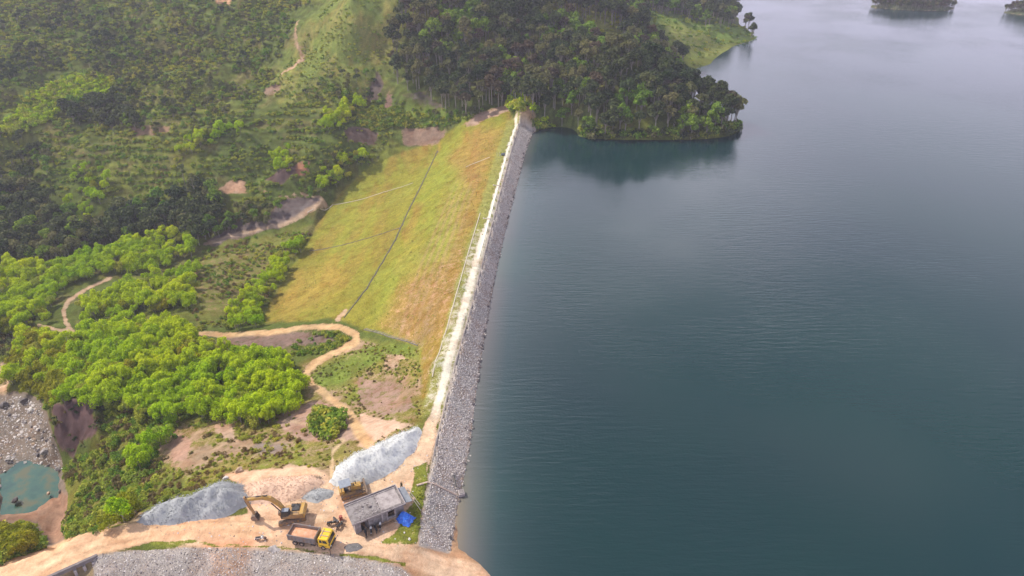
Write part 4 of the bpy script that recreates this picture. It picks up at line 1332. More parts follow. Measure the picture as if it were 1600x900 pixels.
# ---- low bushes and ground cover
COVERS = [('hillside_bushes', [(-220, 190), (200, 205), (380, 190), (480, 150), (560, 130), (640, 160), (740, 178), (690, 200), (630, 200), (600, 232), (540, 260), (500, 300), (470, 316), (350, 316), (330, 300), (200, 330), (60, 300), (-220, 300)],
           1.1, ['bush', 'mid', 'bush', 'yellow'], 0.85, (5, 0.40), 0.9, 'low green bushes in rows across the terraced hillside', 'bushes'),
          ('upper_bushes', [(-220, -20), (500, -20), (455, 40), (430, 130), (380, 190), (200, 205), (-220, 195)], 1.7, ['bush', 'bush', 'mid', 'yellow', 'olive'], 0.9, (7, 0.38), 1.1, 'low bushes across the upper slopes', 'bushes'),
          ('spur_shrubs', [(420, 140), (500, 20), (540, -20), (640, -20), (622, 60), (606, 120), (560, 150), (450, 170)], 1.6, ['yellow', 'bush', 'yellow', 'mid'], 0.7, (6, 0.4), 0.7, 'sparse yellow green shrubs on the pale spur', 'shrubs'),
          ('clearing_shrubs', [(850, -10), (960, 0), (1000, 60), (960, 90), (900, 60), (850, 30)], 2.6, ['yellow', 'bush'], 0.8, None, 1.3, 'yellow green shrubs in the clearing of the wood', 'shrubs'),
          ('far_spur_shrubs', [(1000, 12), (1060, 18), (1150, 38), (1186, 52), (1180, 66), (1135, 70), (1142, 80), (1080, 92), (1110, 108), (1050, 92), (1010, 60)], 3.2, ['yellow', 'bush', 'mid'], 0.6, None, 1.2, 'light shrubs over the far green spur', 'shrubs'),
          ('dam_end_bushes', [(796, 160), (806, 148), (826, 158), (846, 184), (880, 206), (868, 212), (838, 202), (834, 180), (806, 178), (796, 170)], 1.5, ['lime', 'yellow', 'mid'], 1.0, None, 2.2, 'bright green bushes where the dam meets the wood', 'bushes'),
          ('abutment_bushes', [(560, 168), (620, 172), (720, 186), (780, 168), (740, 182), (690, 198), (620, 198), (560, 196)], 1.5, ['yellow', 'mid', 'bush'], 0.9, None, 1.3, 'pale yellow green bushes above the far dam edge', 'bushes'),
          ('valley_bushes', [(300, 400), (400, 368), (490, 358), (440, 430), (404, 508), (310, 514), (290, 460)], 1.5, ['mid', 'yellow', 'bush', 'dry'], 0.7, (6, 0.43), 0.8, 'mixed low bushes on the brown valley patch', 'bushes'),
          ('meadow_shrubs', [(0, 200), (60, 142), (130, 116), (176, 120), (178, 146), (110, 162), (70, 192), (20, 216)], 1.3, ['lime', 'yellow', 'lime'], 1.0, None, 1.6, 'light green shrubs of the bright meadow patch on the left hill', 'shrubs'),
          ('shore_bushes', [(838, 200), (900, 206), (1000, 208), (1100, 206), (1150, 196), (1166, 186), (1166, 206), (1140, 222), (1000, 228), (900, 222), (838, 214)], 1.7, ['mid', 'dark', 'olive', 'bush'], 0.95, None, 2.6, 'bushes overhanging the water along the peninsula', 'bushes'),
          ('river_bank_bushes', [(76, 640), (60, 616), (160, 622), (260, 652), (300, 650), (262, 700), (236, 760), (215, 795), (160, 826), (108, 842), (100, 800), (100, 740), (118, 716), (160, 698), (160, 630), (90, 640)], 1.15, ['bush', 'yellow', 'yellow', 'mid', 'dry'], 0.9, (4, 0.36), 1.05, 'tangled green bushes on the bank above the river pool', 'bushes'),
          ('slope_bushes', [(255, 655), (400, 655), (470, 625), (480, 650), (470, 720), (420, 732), (350, 745), (240, 790), (215, 800), (240, 750), (290, 690)], 1.25, ['bush', 'yellow', 'dry', 'dry', 'yellow'], 0.7, (5, 0.47), 0.62, 'dry and green bushes between the thicket and the gravel heaps', 'bushes'),
          ('rough_shrubs', [(480, 585), (560, 540), (650, 548), (660, 600), (650, 660), (600, 700), (530, 740), (500, 720), (560, 650), (500, 610)], 1.3, ['bush', 'dry', 'yellow', 'dry'], 0.55, (6, 0.50), 0.38, 'dry tufts and shrubs on the rough ground by the dam', 'shrubs'),
          ('fork_bushes', [(484, 652), (500, 640), (528, 650), (534, 672), (510, 680), (486, 670)], 0.9, ['mid', 'yellow', 'bush', 'mid'], 1.0, None, 1.5, 'round green bush clump beside the fork of the yellow dirt trail', 'bushes'),
          ('near_bank_tufts', [(400, 660), (470, 640), (540, 650), (520, 745), (480, 728), (400, 738), (350, 748), (240, 800), (215, 812), (205, 790), (250, 740)], 0.95, ['bush', 'yellow', 'dry'], 0.75, (3, 0.45), 0.38, 'grass tufts on the bank behind the gravel heaps', 'tufts'),
          ('dam_foot_tufts', [(480, 580), (560, 530), (655, 545), (664, 610), (655, 665), (600, 690), (540, 650), (500, 610)], 0.9, ['bush', 'yellow', 'dry'], 0.75, (3, 0.46), 0.32, 'grass tufts on the rough ground left of the dam crest', 'tufts'),
          ('dam_face_tufts', DAM, 0.85, ['bush', 'dry', 'bush', 'yellow'], 0.4, (3, 0.42), 0.17, 'dry and green grass tufts all over the dam slope', 'tufts'),
          ('cliff_brush', [(76, 640), (160, 622), (168, 700), (110, 726), (84, 716)], 0.9, ['dry', 'olive', 'dark'], 0.4, (3, 0.48), 0.6, 'dead brush clinging to the dark eroded bank', 'brush'),
          ('verge_tufts', [(585, 855), (620, 832), (655, 750), (668, 720), (662, 800), (652, 858)], 0.5, ['yellow', 'bush'], 0.9, None, 0.22, 'grass tufts between the building and the pitched slope', 'tufts'),
          ('track_side_bushes', [(460, 520), (540, 515), (545, 540), (500, 552), (450, 555)], 1.3, ['mid', 'yellow', 'bush'], 0.9, None, 0.8, 'bushes inside the loop of the dirt track', 'bushes'),
          ('left_bank_bushes', [(-220, 820), (55, 822), (76, 850), (60, 876), (20, 886), (-220, 890)], 1.2, ['yellow', 'bush', 'mid'], 0.95, None, 1.2, 'dense bushes on the left bank of the river', 'bushes'),
          ('gully_edge_bushes', [(-220, 520), (60, 500), (40, 530), (20, 560), (-220, 565)], 1.5, ['olive', 'bush', 'dry'], 0.9, None, 1.2, 'olive bushes beside the sand bank', 'bushes')]
for k, (nm, poly, sp, kinds, kp, cl, sz0, lab, cat) in enumerate(COVERS):
    q = scatter(poly, sp, 0.8 if nm != 'dam_face_tufts' else 0.0, 500 + k, kp, block=BLOCK_T if nm != 'dam_face_tufts' else None, clump=cl, zmin=(0.0 if nm in ('far_spur_shrubs', 'dam_end_bushes', 'shore_bushes') else None))
    if nm == 'hillside_bushes':
        keep_ = np.sin(q[:, 2] * 3.0 + 2 * fbm(q[:, 0], q[:, 1], 20, 2, 7)) > -0.2
        q = q[keep_]
    # shrubs on eroded bare places are rare
    q = q[(lookup(bare, q[:, 0], q[:, 1]) < 0.62) | (rng.random(len(q)) < (0.5 if nm == 'cliff_brush' else 1.1 if nm == 'fork_bushes' else 0.06))]
    near_first = np.argsort(q[:, 3])
    if nm == 'river_bank_bushes':
        BANK = q
    gn_stuff(nm, q, sum((BUSH[t] for t in kinds), []), rscale(len(q), 0.55 * sz0, 1.4 * sz0, 600 + k, 0.4), lab, cat, tilt=0.1, sink=0.1)

relabel_all()

# ------------------------------------------------------------------ loose stone on slopes and river bed
def grid_pts(poly, spacing, seed, mask, thr=0.55, keep=1.0, z=0):
    q = scatter(poly, spacing, 0.0, seed, keep, block=None)
    return q[lookup(mask, q[:, 0], q[:, 1]) > thr]


by_name = {o.name: o for o in GROUND}
ROCK_MATS['lilac'] = simple('lilac_grey_rock', (0.66, 0.60, 0.57), 0.9, var=0.2, scale=1.2, col2=(0.50, 0.45, 0.43))
STONES = [rock_mesh(700 + i, ROCK_MATS[k], 1, 0.65) for i, k in enumerate(['grey', 'lilac', 'lilac', 'grey', 'lilac', 'dark', 'lilac', 'pale', 'grey', 'lilac', 'tan', 'lilac'])]
rip_pts = grid_pts([(u + 3 if i >= len(CREST_R) else u - 1, v) for i, (u, v) in enumerate(RIP)], 0.28, 71, m_rip, 0.6)
rip_pts = rip_pts[rip_pts[:, 2] > -0.6]
gn_stuff('pitching_stone', rip_pts, STONES, rscale(len(rip_pts), 0.09, 0.19, 72, 0.5) * np.array([1, 1, 0.7]), None, None, tilt=0.5, parent=by_name['stone_pitched_slope'])
rip2_pts = grid_pts([(145, 866), (300, 852), (480, 858), (650, 882), (650, 930), (145, 930)], 0.28, 73, m_rip2 * (1 - wash * 0.35), 0.6)
gn_stuff('pitching_stone', rip2_pts, [STONES[i_] for i_ in (0, 3, 5, 8, 1, 3, 0, 7)], rscale(len(rip2_pts), 0.08, 0.17, 74, 0.5) * np.array([1, 1, 0.7]), None, None, tilt=0.5, parent=by_name['approach_channel_bank'])
rb = grid_pts([(-10, 622), (40, 618), (66, 636), (84, 690), (102, 716), (98, 735), (60, 730), (0, 760), (-10, 760)], 0.5, 75, rv, 0.55, 0.85)
gn_stuff('river_stone', rb, STONES, rscale(len(rb), 0.12, 0.30, 76, 0.5) * (1 + 1.6 * (np.random.default_rng(1).random(len(rb)) ** 5))[:, None], None, None, tilt=0.5, parent=by_name['river_bed'], sink=0.1)
yd = scatter([(230, 815), (400, 745), (520, 740), (640, 700), (690, 600), (700, 560), (740, 450), (722, 560), (690, 660), (655, 800), (700, 870), (600, 860), (430, 855), (250, 840)], 1.0, 0.0, 77, 0.5, block=None)
yd = yd[(lookup(np.maximum(m_yard, on_crest), yd[:, 0], yd[:, 1]) > 0.4) & (lookup(m_rip, yd[:, 0], yd[:, 1]) < 0.2)]
gn_stuff('loose_rubble', yd, STONES, rscale(len(yd), 0.05, 0.20, 78, 0.5), 'small loose stones scattered over the dirt yard and crest', 'rubble', tilt=0.5)
ws_ = scatter([(u + d, v) for (u, v), d in zip(WATERLINE, [-3] * 11)] + [(u + 3, v) for u, v in WATERLINE[::-1]], 0.6, 0.0, 79, 0.5, block=None)
gn_stuff('waterline_stone', ws_, [rock_mesh(760, ROCK_MATS['dark'], 1, 0.65), rock_mesh(761, ROCK_MATS['dark'], 1, 0.65), rock_mesh(762, ROCK_MATS['grey'], 1, 0.65)], rscale(len(ws_), 0.2, 0.5, 80, 0.5), 'line of bigger dark stones along the foot of the pitched slope', 'stones', tilt=0.5, sink=-0.05)
BOULDERS = [(70, 708, 1.15, 'grey', 'big grey boulder at the foot of the dark cliff by the pool'), (29, 791, 0.85, 'dark', 'dark boulder standing in the lower edge of the river pool'),
            (8, 634, 1.3, 'dark', 'dark angular rock at the left edge above the river stones'), (38, 628, 1.2, 'dark', 'dark rock under the bushes at the head of the river bed'),
            (48, 642, 0.9, 'pale', 'pale rock beside the dark rocks at the head of the river bed'), (78, 776, 0.5, 'tan', 'small tan rock on the sand below the river pool'),
            (52, 695, 0.6, 'tan', 'tan boulder among grey stones left of the dark cliff'), (374, 737, 0.8, 'tan', 'upright tan rock behind the left grey gravel heap'),
            (353, 748, 0.5, 'pale', 'small pale rock on the ridge behind the left gravel heap'), (640, 843, 0.28, 'pale', 'white stone on the grass right of the concrete building'),
            (60, 712, 0.7, 'dark', 'dark rock on the upper rim of the river pool'), (92, 735, 0.8, 'grey', 'grey rock at the right rim of the river pool'), (14, 722, 0.7, 'grey', 'grey rock at the upper left rim of the pool'),
            (94, 768, 0.6, 'dark', 'dark rock at the lower right rim of the pool'),
            (708, 742, 0.4, 'grey', 'grey stone on the pitched slope above the short black pipe')]
for i, (u, v, r, k, lab) in enumerate(BOULDERS):
    me = rock_mesh(800 + i, ROCK_MATS[k], 2, 0.75)
    o = bpy.data.objects.new('boulder', me)
    C.objects.link(o)
    p = on(u, v)
    o.location = (p.x, p.y, max(p.z, -28.1) + r * 0.3)
    o.scale = (r, r, r)
    o.rotation_euler = (0, 0, i * 1.3)
    tag(o, lab, 'boulder')

# ------------------------------------------------------------------ heaps
m_gravel = simple('blue_grey_gravel', (0.36, 0.37, 0.375), 0.95, var=0.1, scale=0.35, col2=(0.29, 0.305, 0.315), bump_s=0.3)
m_gravel2 = simple('pale_gravel', (0.60, 0.61, 0.60), 0.95, var=0.06, scale=0.3, col2=(0.52, 0.53, 0.525), bump_s=0.3)
m_sand = simple('peach_sand', (0.68, 0.48, 0.35), 0.95, var=0.06, scale=0.4, col2=(0.64, 0.44, 0.31), bump_s=0.3)
m_ash = simple('dark_ash', (0.17, 0.16, 0.16), 0.95, var=0.2, scale=2, bump_s=0.3)
m_spoil = simple('brown_spoil', (0.36, 0.26, 0.18), 0.95, var=0.2, scale=1.5, bump_s=0.4)


def heap(name, outline, H, slope, mat, label, cat, seed, lumps=0.5, step=0.35, zref=4.0):
    w = [at(u, v, zref) for u, v in outline]
    poly = [(p.x, p.y) for p in w]
    x0, x1 = min(p[0] for p in poly) - 1, max(p[0] for p in poly) + 1
    y0, y1 = min(p[1] for p in poly) - 1, max(p[1] for p in poly) + 1
    gx, gy = np.arange(x0, x1, step), np.arange(y0, y1, step)
    X, Y = np.meshgrid(gx, gy)
    X = X + (fbm(X, Y, 1.2, 2, seed) - 0.5) * 0.3
    d = seg_dist(X, Y, poly, True)
    d = np.where(inside(X, Y, poly), d, -d) + (fbm(X, Y, 2.2, 3, seed + 1) - 0.5) * 1.0
    rid = 1 - 1.6 * np.abs(2 * fbm(X, Y, 4.5, 3, seed + 2) - 1)
    h = H * (1 - np.exp(-np.maximum(d, 0) * slope / H)) * (1 - lumps * 0.5 + lumps * rid) + np.minimum(d, 0) * 0.4
    h += (fbm(X, Y, 1.4, 4, seed + 3) - 0.5) * 0.35 * np.clip(d, 0, 1)
    Zh = ground_z(X, Y) + h
    ok = d > -0.9
    ii = np.arange(X.size).reshape(X.shape)
    q = np.stack([ii[:-1, :-1], ii[:-1, 1:], ii[1:, 1:], ii[1:, :-1]], -1).reshape(-1, 4)
    q = q[ok.ravel()[q].all(1)]
    used, inv = np.unique(q.ravel(), return_inverse=True)
    c = Vector((np.mean(X), np.mean(Y), 0))
    V3 = np.stack([X.ravel() - c.x, Y.ravel() - c.y, Zh.ravel()], -1)[used]
    o = build_np_mesh(name, V3, inv.reshape(-1, 4), mat)
    o.location = c
    tag(o, label, cat)
    sg = np.random.default_rng(seed)
    hi = V3[(h.ravel()[used] > 0.15)]
    ch_ = hi[sg.integers(0, len(hi), len(hi) * 5)] + sg.normal(size=(len(hi) * 5, 3)) * np.array([0.3, 0.3, 0.0])
    ch_[:, 2] -= 0.0
    zz_ = np.interp(sg.random(len(ch_)), [0, 1], [-0.03, 0.03])
    ch_[:, 2] += zz_
    gn_stuff('gravel_grain', ch_, [rock_mesh(950 + seed, mat, 1, 0.7)], rscale(len(ch_), 0.03, 0.11, seed, 0.6), None, None, tilt=0.5, parent=o)
    return o


heap('gravel_heap', [(214, 814), (226, 790), (262, 774), (300, 766), (352, 743), (382, 756), (392, 786), (350, 808), (300, 815), (250, 821), (228, 821)], 4.3, 0.95, m_gravel,
     'blue grey gravel heap with ridged top beside the bottom road', 'gravel heap', 21, 0.7)
heap('gravel_heap', [(516, 752), (526, 726), (552, 706), (590, 692), (622, 678), (652, 665), (660, 676), (646, 708), (618, 736), (592, 750), (560, 762), (530, 764)], 3.6, 0.9, m_gravel2,
     'large pale grey gravel heap between the yellow dirt trail and crest road', 'gravel heap', 31, 0.35)
heap('gravel_heap', [(468, 780), (474, 768), (500, 762), (524, 766), (520, 776), (496, 786)], 0.9, 0.4, m_gravel,
     'small low patch of grey gravel left of the bulldozer', 'gravel heap', 41, 0.4)
heap('sand_heap', [(362, 762), (392, 750), (440, 742), (492, 740), (508, 752), (488, 768), (458, 784), (420, 788), (392, 786), (380, 772)], 1.9, 0.55, m_sand,
     'peach coloured sand heap behind the excavator', 'sand heap', 51, 0.45)
heap('ash_heap', [(538, 856), (545, 850), (560, 850), (566, 856), (558, 862), (542, 862)], 0.25, 0.3, m_ash, 'dark flat ash patch in front of the concrete building', 'ash heap', 61, 0.4, 0.2)
heap('rubble_heap', [(414, 858), (420, 850), (432, 850), (436, 858), (426, 862)], 0.5, 0.5, ROCK_MATS['grey'], 'low heap of grey rubble at the road edge left of the truck', 'rubble heap', 66, 0.8, 0.2)
heap('spoil_heap', [(474, 752), (484, 744), (500, 746), (502, 756), (488, 762)], 0.7, 0.5, m_spoil, 'brown weedy spoil heap on the right of the sand heap', 'spoil heap', 69, 0.6, 0.25)

# ------------------------------------------------------------------ shape builder for made things
class Shape:
    def __init__(self):
        self.bm = bmesh.new()

    def box(self, c, s, rot=(0, 0, 0), bevel=0.0):
        r = bmesh.ops.create_cube(self.bm, size=1.0)
        M = Matrix.Translation(c) @ Euler(rot).to_matrix().to_4x4() @ Matrix.Diagonal((*s, 1))
        bmesh.ops.transform(self.bm, matrix=M, verts=r['verts'])
        if bevel:
            es = list({e for v in r['verts'] for e in v.link_edges})
            bmesh.ops.bevel(self.bm, geom=es, offset=bevel, segments=1, affect='EDGES')
        return self

    def cyl(self, a, b, r, r2=None, seg=12):
        a, b = Vector(a), Vector(b)
        d = b - a
        q = bmesh.ops.create_cone(self.bm, cap_ends=True, segments=seg, radius1=r, radius2=r if r2 is None else r2, depth=d.length)
        M = Matrix.Translation((a + b) / 2) @ d.to_track_quat('Z', 'Y').to_matrix().to_4x4()
        bmesh.ops.transform(self.bm, matrix=M, verts=q['verts'])
        return self

    def bar(self, pts, r):
        for a, b in zip(pts[:-1], pts[1:]):
            self.cyl(a, b, r, seg=6)
        return self

    def prism(self, prof, y0, y1):
        """profile in the xz plane, extruded in y"""
        a = [self.bm.verts.new((x, y0, z)) for x, z in prof]
        b = [self.bm.verts.new((x, y1, z)) for x, z in prof]
        n_ = len(prof)
        self.bm.faces.new(a)
        self.bm.faces.new(b[::-1])
        for i in range(n_):
            self.bm.faces.new((a[(i + 1) % n_], a[i], b[i], b[(i + 1) % n_]))
        return self

    def torus(self, c, R_, r, axis='Y', seg=18, sub=7):
        vs = []
        for i in range(seg):
            a = 2 * math.pi * i / seg
            for j in range(sub):
                b = 2 * math.pi * j / sub
                rr = R_ + r * math.cos(b)
                vs.append(self.bm.verts.new((c[0] + rr * math.cos(a), c[1] + r * math.sin(b), c[2] + rr * math.sin(a))))
        for i in range(seg):
            for j in range(sub):
                self.bm.faces.new((vs[i * sub + j], vs[i * sub + (j + 1) % sub], vs[((i + 1) % seg) * sub + (j + 1) % sub], vs[((i + 1) % seg) * sub + j]))
        return self

    def build(self, name, mat, parent=None, smooth=False):
        bmesh.ops.recalc_face_normals(self.bm, faces=self.bm.faces[:])
        me = bpy.data.meshes.new(name)
        self.bm.to_mesh(me)
        self.bm.free()
        if smooth:
            me.polygons.foreach_set('use_smooth', [True] * len(me.polygons))
        me.materials.append(mat)
        o = bpy.data.objects.new(name, me)
        C.objects.link(o)
        if parent:
            o.parent = parent
        return o


def thing(name, loc, rz, label, cat, group=None):
    e = bpy.data.objects.new(name, None)
    C.objects.link(e)
    e.empty_display_size = 0.5
    e.location = loc
    e.rotation_euler = (0, 0, rz)
    return tag(e, label, cat, group)


def copy_tree(o, parent=None):
    c = o.copy()
    C.objects.link(c)
    c.parent = parent
    for ch in list(o.children):
        copy_tree(ch, c)
    return c


MM = {
    'yellow': simple('machine_yellow', (0.50, 0.29, 0.05), 0.65, var=0.12, scale=2.5, col2=(0.33, 0.21, 0.10)),
    'ochre': simple('dusty_yellow', (0.40, 0.23, 0.08), 0.75, var=0.2, scale=2, col2=(0.24, 0.16, 0.10)),
    'cab': simple('truck_yellow', (0.85, 0.55, 0.02), 0.35, var=0.06, scale=2, col2=(0.75, 0.45, 0.04)),
    'black': simple('dull_black', (0.03, 0.03, 0.032), 0.55, var=0.1),
    'steel': simple('dusty_steel', (0.17, 0.13, 0.10), 0.75, metal=0.2, var=0.2, scale=3, col2=(0.32, 0.22, 0.15)),
    'bed': simple('grey_truck_bed', (0.20, 0.19, 0.19), 0.7, var=0.15, scale=1.5, col2=(0.25, 0.17, 0.12)),
    'rubber': simple('rubber', (0.035, 0.033, 0.032), 0.85, var=0.2, col2=(0.10, 0.075, 0.055)),
    'rim': simple('dusty_rim', (0.45, 0.34, 0.26), 0.7),
    'load': simple('red_soil_load', (0.60, 0.28, 0.15), 0.95, var=0.15, scale=1.6, col2=(0.7, 0.42, 0.28), bump_s=0.6),
    'grey': simple('grey_paint', (0.24, 0.27, 0.32), 0.6, var=0.12),
    'white': simple('white_plastic', (0.75, 0.75, 0.74), 0.4, var=0.05),
    'concrete': simple('weathered_concrete', (0.27, 0.245, 0.24), 0.9, var=0.2, scale=1.1, col2=(0.14, 0.12, 0.115), bump_s=0.15),
    'concrete_pale': simple('pale_concrete', (0.40, 0.355, 0.345), 0.9, var=0.15, scale=1.3, col2=(0.24, 0.205, 0.20), bump_s=0.15),
    'concrete_dark': simple('dark_concrete', (0.17, 0.15, 0.15), 0.9, var=0.2, scale=1.4, col2=(0.24, 0.21, 0.2), bump_s=0.15),
    'wood': simple('old_timber', (0.32, 0.20, 0.12), 0.85, var=0.2, scale=5),
    'pole': simple('pale_timber', (0.60, 0.52, 0.42), 0.8, var=0.1),
    'skin': simple('skin', (0.36, 0.21, 0.14), 0.6, var=0.05),
    'cloth': simple('dark_green_cloth', (0.05, 0.055, 0.035), 0.9, var=0.1, scale=8),
    'trouser': simple('dark_trousers', (0.03, 0.03, 0.035), 0.9, var=0.1),
    'red': simple('faded_red', (0.36, 0.09, 0.06), 0.55, var=0.1),
    'sheet': simple('grey_roof_sheet', (0.27, 0.29, 0.32), 0.5, var=0.15, scale=1.2),
}
m_glass, nt, b = new_mat('dark_glass')
b.inputs['Base Color'].default_value = (0.02, 0.025, 0.03, 1)
b.inputs['Roughness'].default_value = 0.08
m_tarp, nt, b = new_mat('blue_tarpaulin')
tc = nt.nodes.new('ShaderNodeTexCoord').outputs['Object']
nt.links.new(ramp(nt, noise_col(nt, 2.5, 5, 0.6, tc), [(0.4, (0.015, 0.10, 0.55)), (0.6, (0.04, 0.20, 0.75)), (0.7, (0.2, 0.4, 0.85))]), b.inputs['Base Color'])
b.inputs['Roughness'].default_value = 0.4


# ---- excavator, forward = +X
def track_unit(parent, y, L, w, h, mat=None, n_pad=34):
    s = Shape()
    prof = []
    for i in range(9):
        a = math.pi / 2 + math.pi * i / 8
        prof.append((-L / 2 + h / 2 + math.cos(a) * h / 2, h / 2 + math.sin(a) * h / 2))
    for i in range(9):
        a = -math.pi / 2 + math.pi * i / 8
        prof.append((L / 2 - h / 2 + math.cos(a) * h / 2, h / 2 + math.sin(a) * h / 2))
    s.prism(prof, y - w / 2, y + w / 2)
    tr = s.build('track', mat or MM['steel'], parent)
    sp = Shape()
    m_ = len(prof)
    for i in range(m_):
        a, b_ = Vector((prof[i][0], 0, prof[i][1])), Vector((prof[(i + 1) % m_][0], 0, prof[(i + 1) % m_][1]))
        k = max(1, int((b_ - a).length / 0.2))
        for j in range(k):
            c = a.lerp(b_, (j + 0.5) / k)
            ang = -math.atan2(b_.z - a.z, b_.x - a.x)
            sp.box((c.x, y, c.z), (0.13, w + 0.04, 0.07), (0, ang, 0))
    sp.build('track_pads', MM['steel'], tr)
    for i in range(5):
        x = -L / 2 + h / 2 + (L - h) * i / 4
        rr = h * 0.36 if i in (0, 4) else h * 0.22
        Shape().cyl((x, y - w / 2 - 0.05, h * 0.45), (x, y + w / 2 + 0.05, h * 0.45), rr).build('road_wheel', MM['ochre'], tr)
    return tr


pe = on(457, 808)
ex = thing('excavator', (pe.x, pe.y, pe.z), R(184), 'yellow tracked excavator reaching left over the dirt road', 'excavator')
ex.scale = (0.95, 0.95, 0.95)
under = Shape().box((0, 0, 0.62), (1.6, 1.9, 0.45), (0, 0, 0), 0.05).cyl((0, 0, 0.8), (0, 0, 1.1), 0.65, seg=18).build('undercarriage', MM['steel'], ex)
under.rotation_euler = (0, 0, R(14))
for y in (-1.25, 1.25):
    track_unit(under, y, 4.7, 0.62, 0.86)
body = Shape().prism([(-2.35, 1.12), (1.25, 1.12), (1.25, 1.55), (0.2, 1.75), (0.0, 2.05), (-2.1, 2.1), (-2.4, 1.85)], -1.35, 1.35).build('body', MM['ochre'], ex)
Shape().prism([(-2.5, 1.1), (-1.8, 1.1), (-1.8, 2.22), (-2.35, 2.22), (-2.62, 1.9), (-2.62, 1.35)], -1.3, 1.3).build('counterweight', MM['yellow'], ex)
Shape().box((-0.9, -0.3, 2.17), (1.3, 1.5, 0.16), (0, 0, 0), 0.03).box((-0.3, -0.7, 2.25), (0.5, 0.5, 0.2)).build('engine_cover', MM['black'], body)
Shape().cyl((-1.2, -0.7, 2.2), (-1.2, -0.7, 2.75), 0.07, seg=8).build('exhaust', MM['black'], body)
cabx = Shape().prism([(0.0, 1.15), (1.45, 1.15), (1.55, 1.7), (1.25, 2.85), (0.05, 2.9), (-0.1, 2.0)], 0.42, 1.34).build('cab', MM['black'], ex)
Shape().prism([(0.1, 1.95), (0.55, 1.95), (0.55, 2.7), (0.15, 2.7)], 1.345, 1.365).prism([(0.65, 1.7), (1.4, 1.75), (1.17, 2.7), (0.65, 2.7)], 1.345, 1.365).build('side_window', m_glass, cabx)
Shape().box((0.62, 0.88, 2.92), (1.15, 0.85, 0.06), (0, 0, 0), 0.02).build('cab_roof', MM['grey'], cabx)
Shape().bar([(-1.7, 1.3, 2.1), (-1.7, 1.3, 2.6), (-0.2, 1.3, 2.6), (-0.2, 1.3, 2.1)], 0.025).bar([(-1.7, -1.3, 2.1), (-1.7, -1.3, 2.6), (0.2, -1.3, 2.6), (0.2, -1.3, 2.0)], 0.025).build('handrail', MM['black'], body)
boom = Shape().prism([(0.7, 1.5), (1.05, 1.45), (2.0, 3.2), (3.1, 4.55), (4.4, 5.05), (7.0, 4.85), (7.15, 5.15), (4.3, 5.7), (2.8, 5.35), (1.5, 3.75), (0.75, 2.0)], -0.24, 0.24).build('boom', MM['yellow'], ex)
Shape().cyl((1.3, 0.38, 1.5), (2.9, 0.38, 4.2), 0.1, seg=8).cyl((1.3, -0.38, 1.5), (2.9, -0.38, 4.2), 0.1, seg=8).cyl((3.4, 0, 5.75), (5.4, 0, 5.65), 0.1, seg=8).cyl((5.4, 0, 5.65), (7.15, 0, 5.55), 0.055, seg=8).build('hydraulic_ram', MM['black'], boom)
stick = Shape().prism([(6.95, 4.8), (7.25, 5.75), (7.5, 5.6), (7.3, 4.6), (6.55, 1.35), (6.25, 1.35), (6.75, 3.6)], -0.2, 0.2).build('stick', MM['ochre'], ex)
Shape().cyl((7.45, 0, 4.7), (6.9, 0, 2.3), 0.08, seg=8).build('bucket_ram', MM['black'], stick)
bk = Shape().prism([(6.15, 1.45), (6.7, 1.4), (7.0, 0.95), (6.9, 0.4), (6.35, 0.12), (5.75, 0.28), (5.75, 0.36), (6.35, 0.26), (6.78, 0.5), (6.85, 0.95), (6.62, 1.25)], -0.62, 0.62)
bk.prism([(6.15, 1.45), (6.7, 1.4), (7.0, 0.95), (6.9, 0.4), (6.35, 0.12), (5.75, 0.28), (6.0, 1.0)], -0.66, -0.60).prism([(6.15, 1.45), (6.7, 1.4), (7.0, 0.95), (6.9, 0.4), (6.35, 0.12), (5.75, 0.28), (6.0, 1.0)], 0.60, 0.66)
bko = bk.build('bucket', MM['steel'], ex)
tt = Shape()
for i in range(5):
    tt.box((5.66, -0.52 + i * 0.26, 0.32), (0.22, 0.09, 0.06))
tt.build('bucket_teeth', MM['steel'], bko)


# ---- wheel helper
def wheel(parent, x, y, r=0.52, w=0.28, side=1):
    t = Shape().torus((0, 0, 0), r - 0.14, 0.14, seg=22, sub=8).cyl((0, -w * 0.4, 0), (0, w * 0.4, 0), r - 0.12, seg=22).build('wheel', MM['rubber'], parent, True)
    t.location = (x, y, r)
    Shape().cyl((0, side * w * 0.30, 0), (0, side * w * 0.52, 0), r * 0.5, r * 0.34, seg=14).build('rim', MM['rim'], t)
    return t


pt = on(489, 847)
tk = thing('dump_truck', pt, R(-11), 'dump truck with yellow cab and grey bed carrying red soil', 'truck')
tk.scale = (0.94, 0.94, 0.94)
for y in (-1.12, 1.12):
    sd_ = 1 if y > 0 else -1
    for x in (-2.7, -1.45, 2.55):
        wheel(tk, x, y, side=sd_)
Shape().box((-0.2, -0.42, 0.85), (7.2, 0.14, 0.26)).box((-0.2, 0.42, 0.85), (7.2, 0.14, 0.26)).box((0.6, -0.85, 0.7), (0.9, 0.4, 0.45)).cyl((0.2, 0.85, 0.75), (1.4, 0.85, 0.75), 0.28).box((-2.7, 0, 0.55), (0.18, 2.0, 0.18)).box((-1.45, 0, 0.55), (0.18, 2.0, 0.18)).box((2.55, 0, 0.55), (0.18, 2.0, 0.18)).build('chassis', MM['black'], tk)
bed = Shape().box((-1.35, 0, 1.17), (5.0, 2.3, 0.1)).box((-1.35, 1.19, 1.8), (5.1, 0.08, 1.3)).box((-1.35, -1.19, 1.8), (5.1, 0.08, 1.3)).box((1.2, 0, 1.95), (0.08, 2.44, 1.7)).box((-3.9, 0, 1.75), (0.08, 2.3, 1.15)).build('bed', MM['bed'], tk)
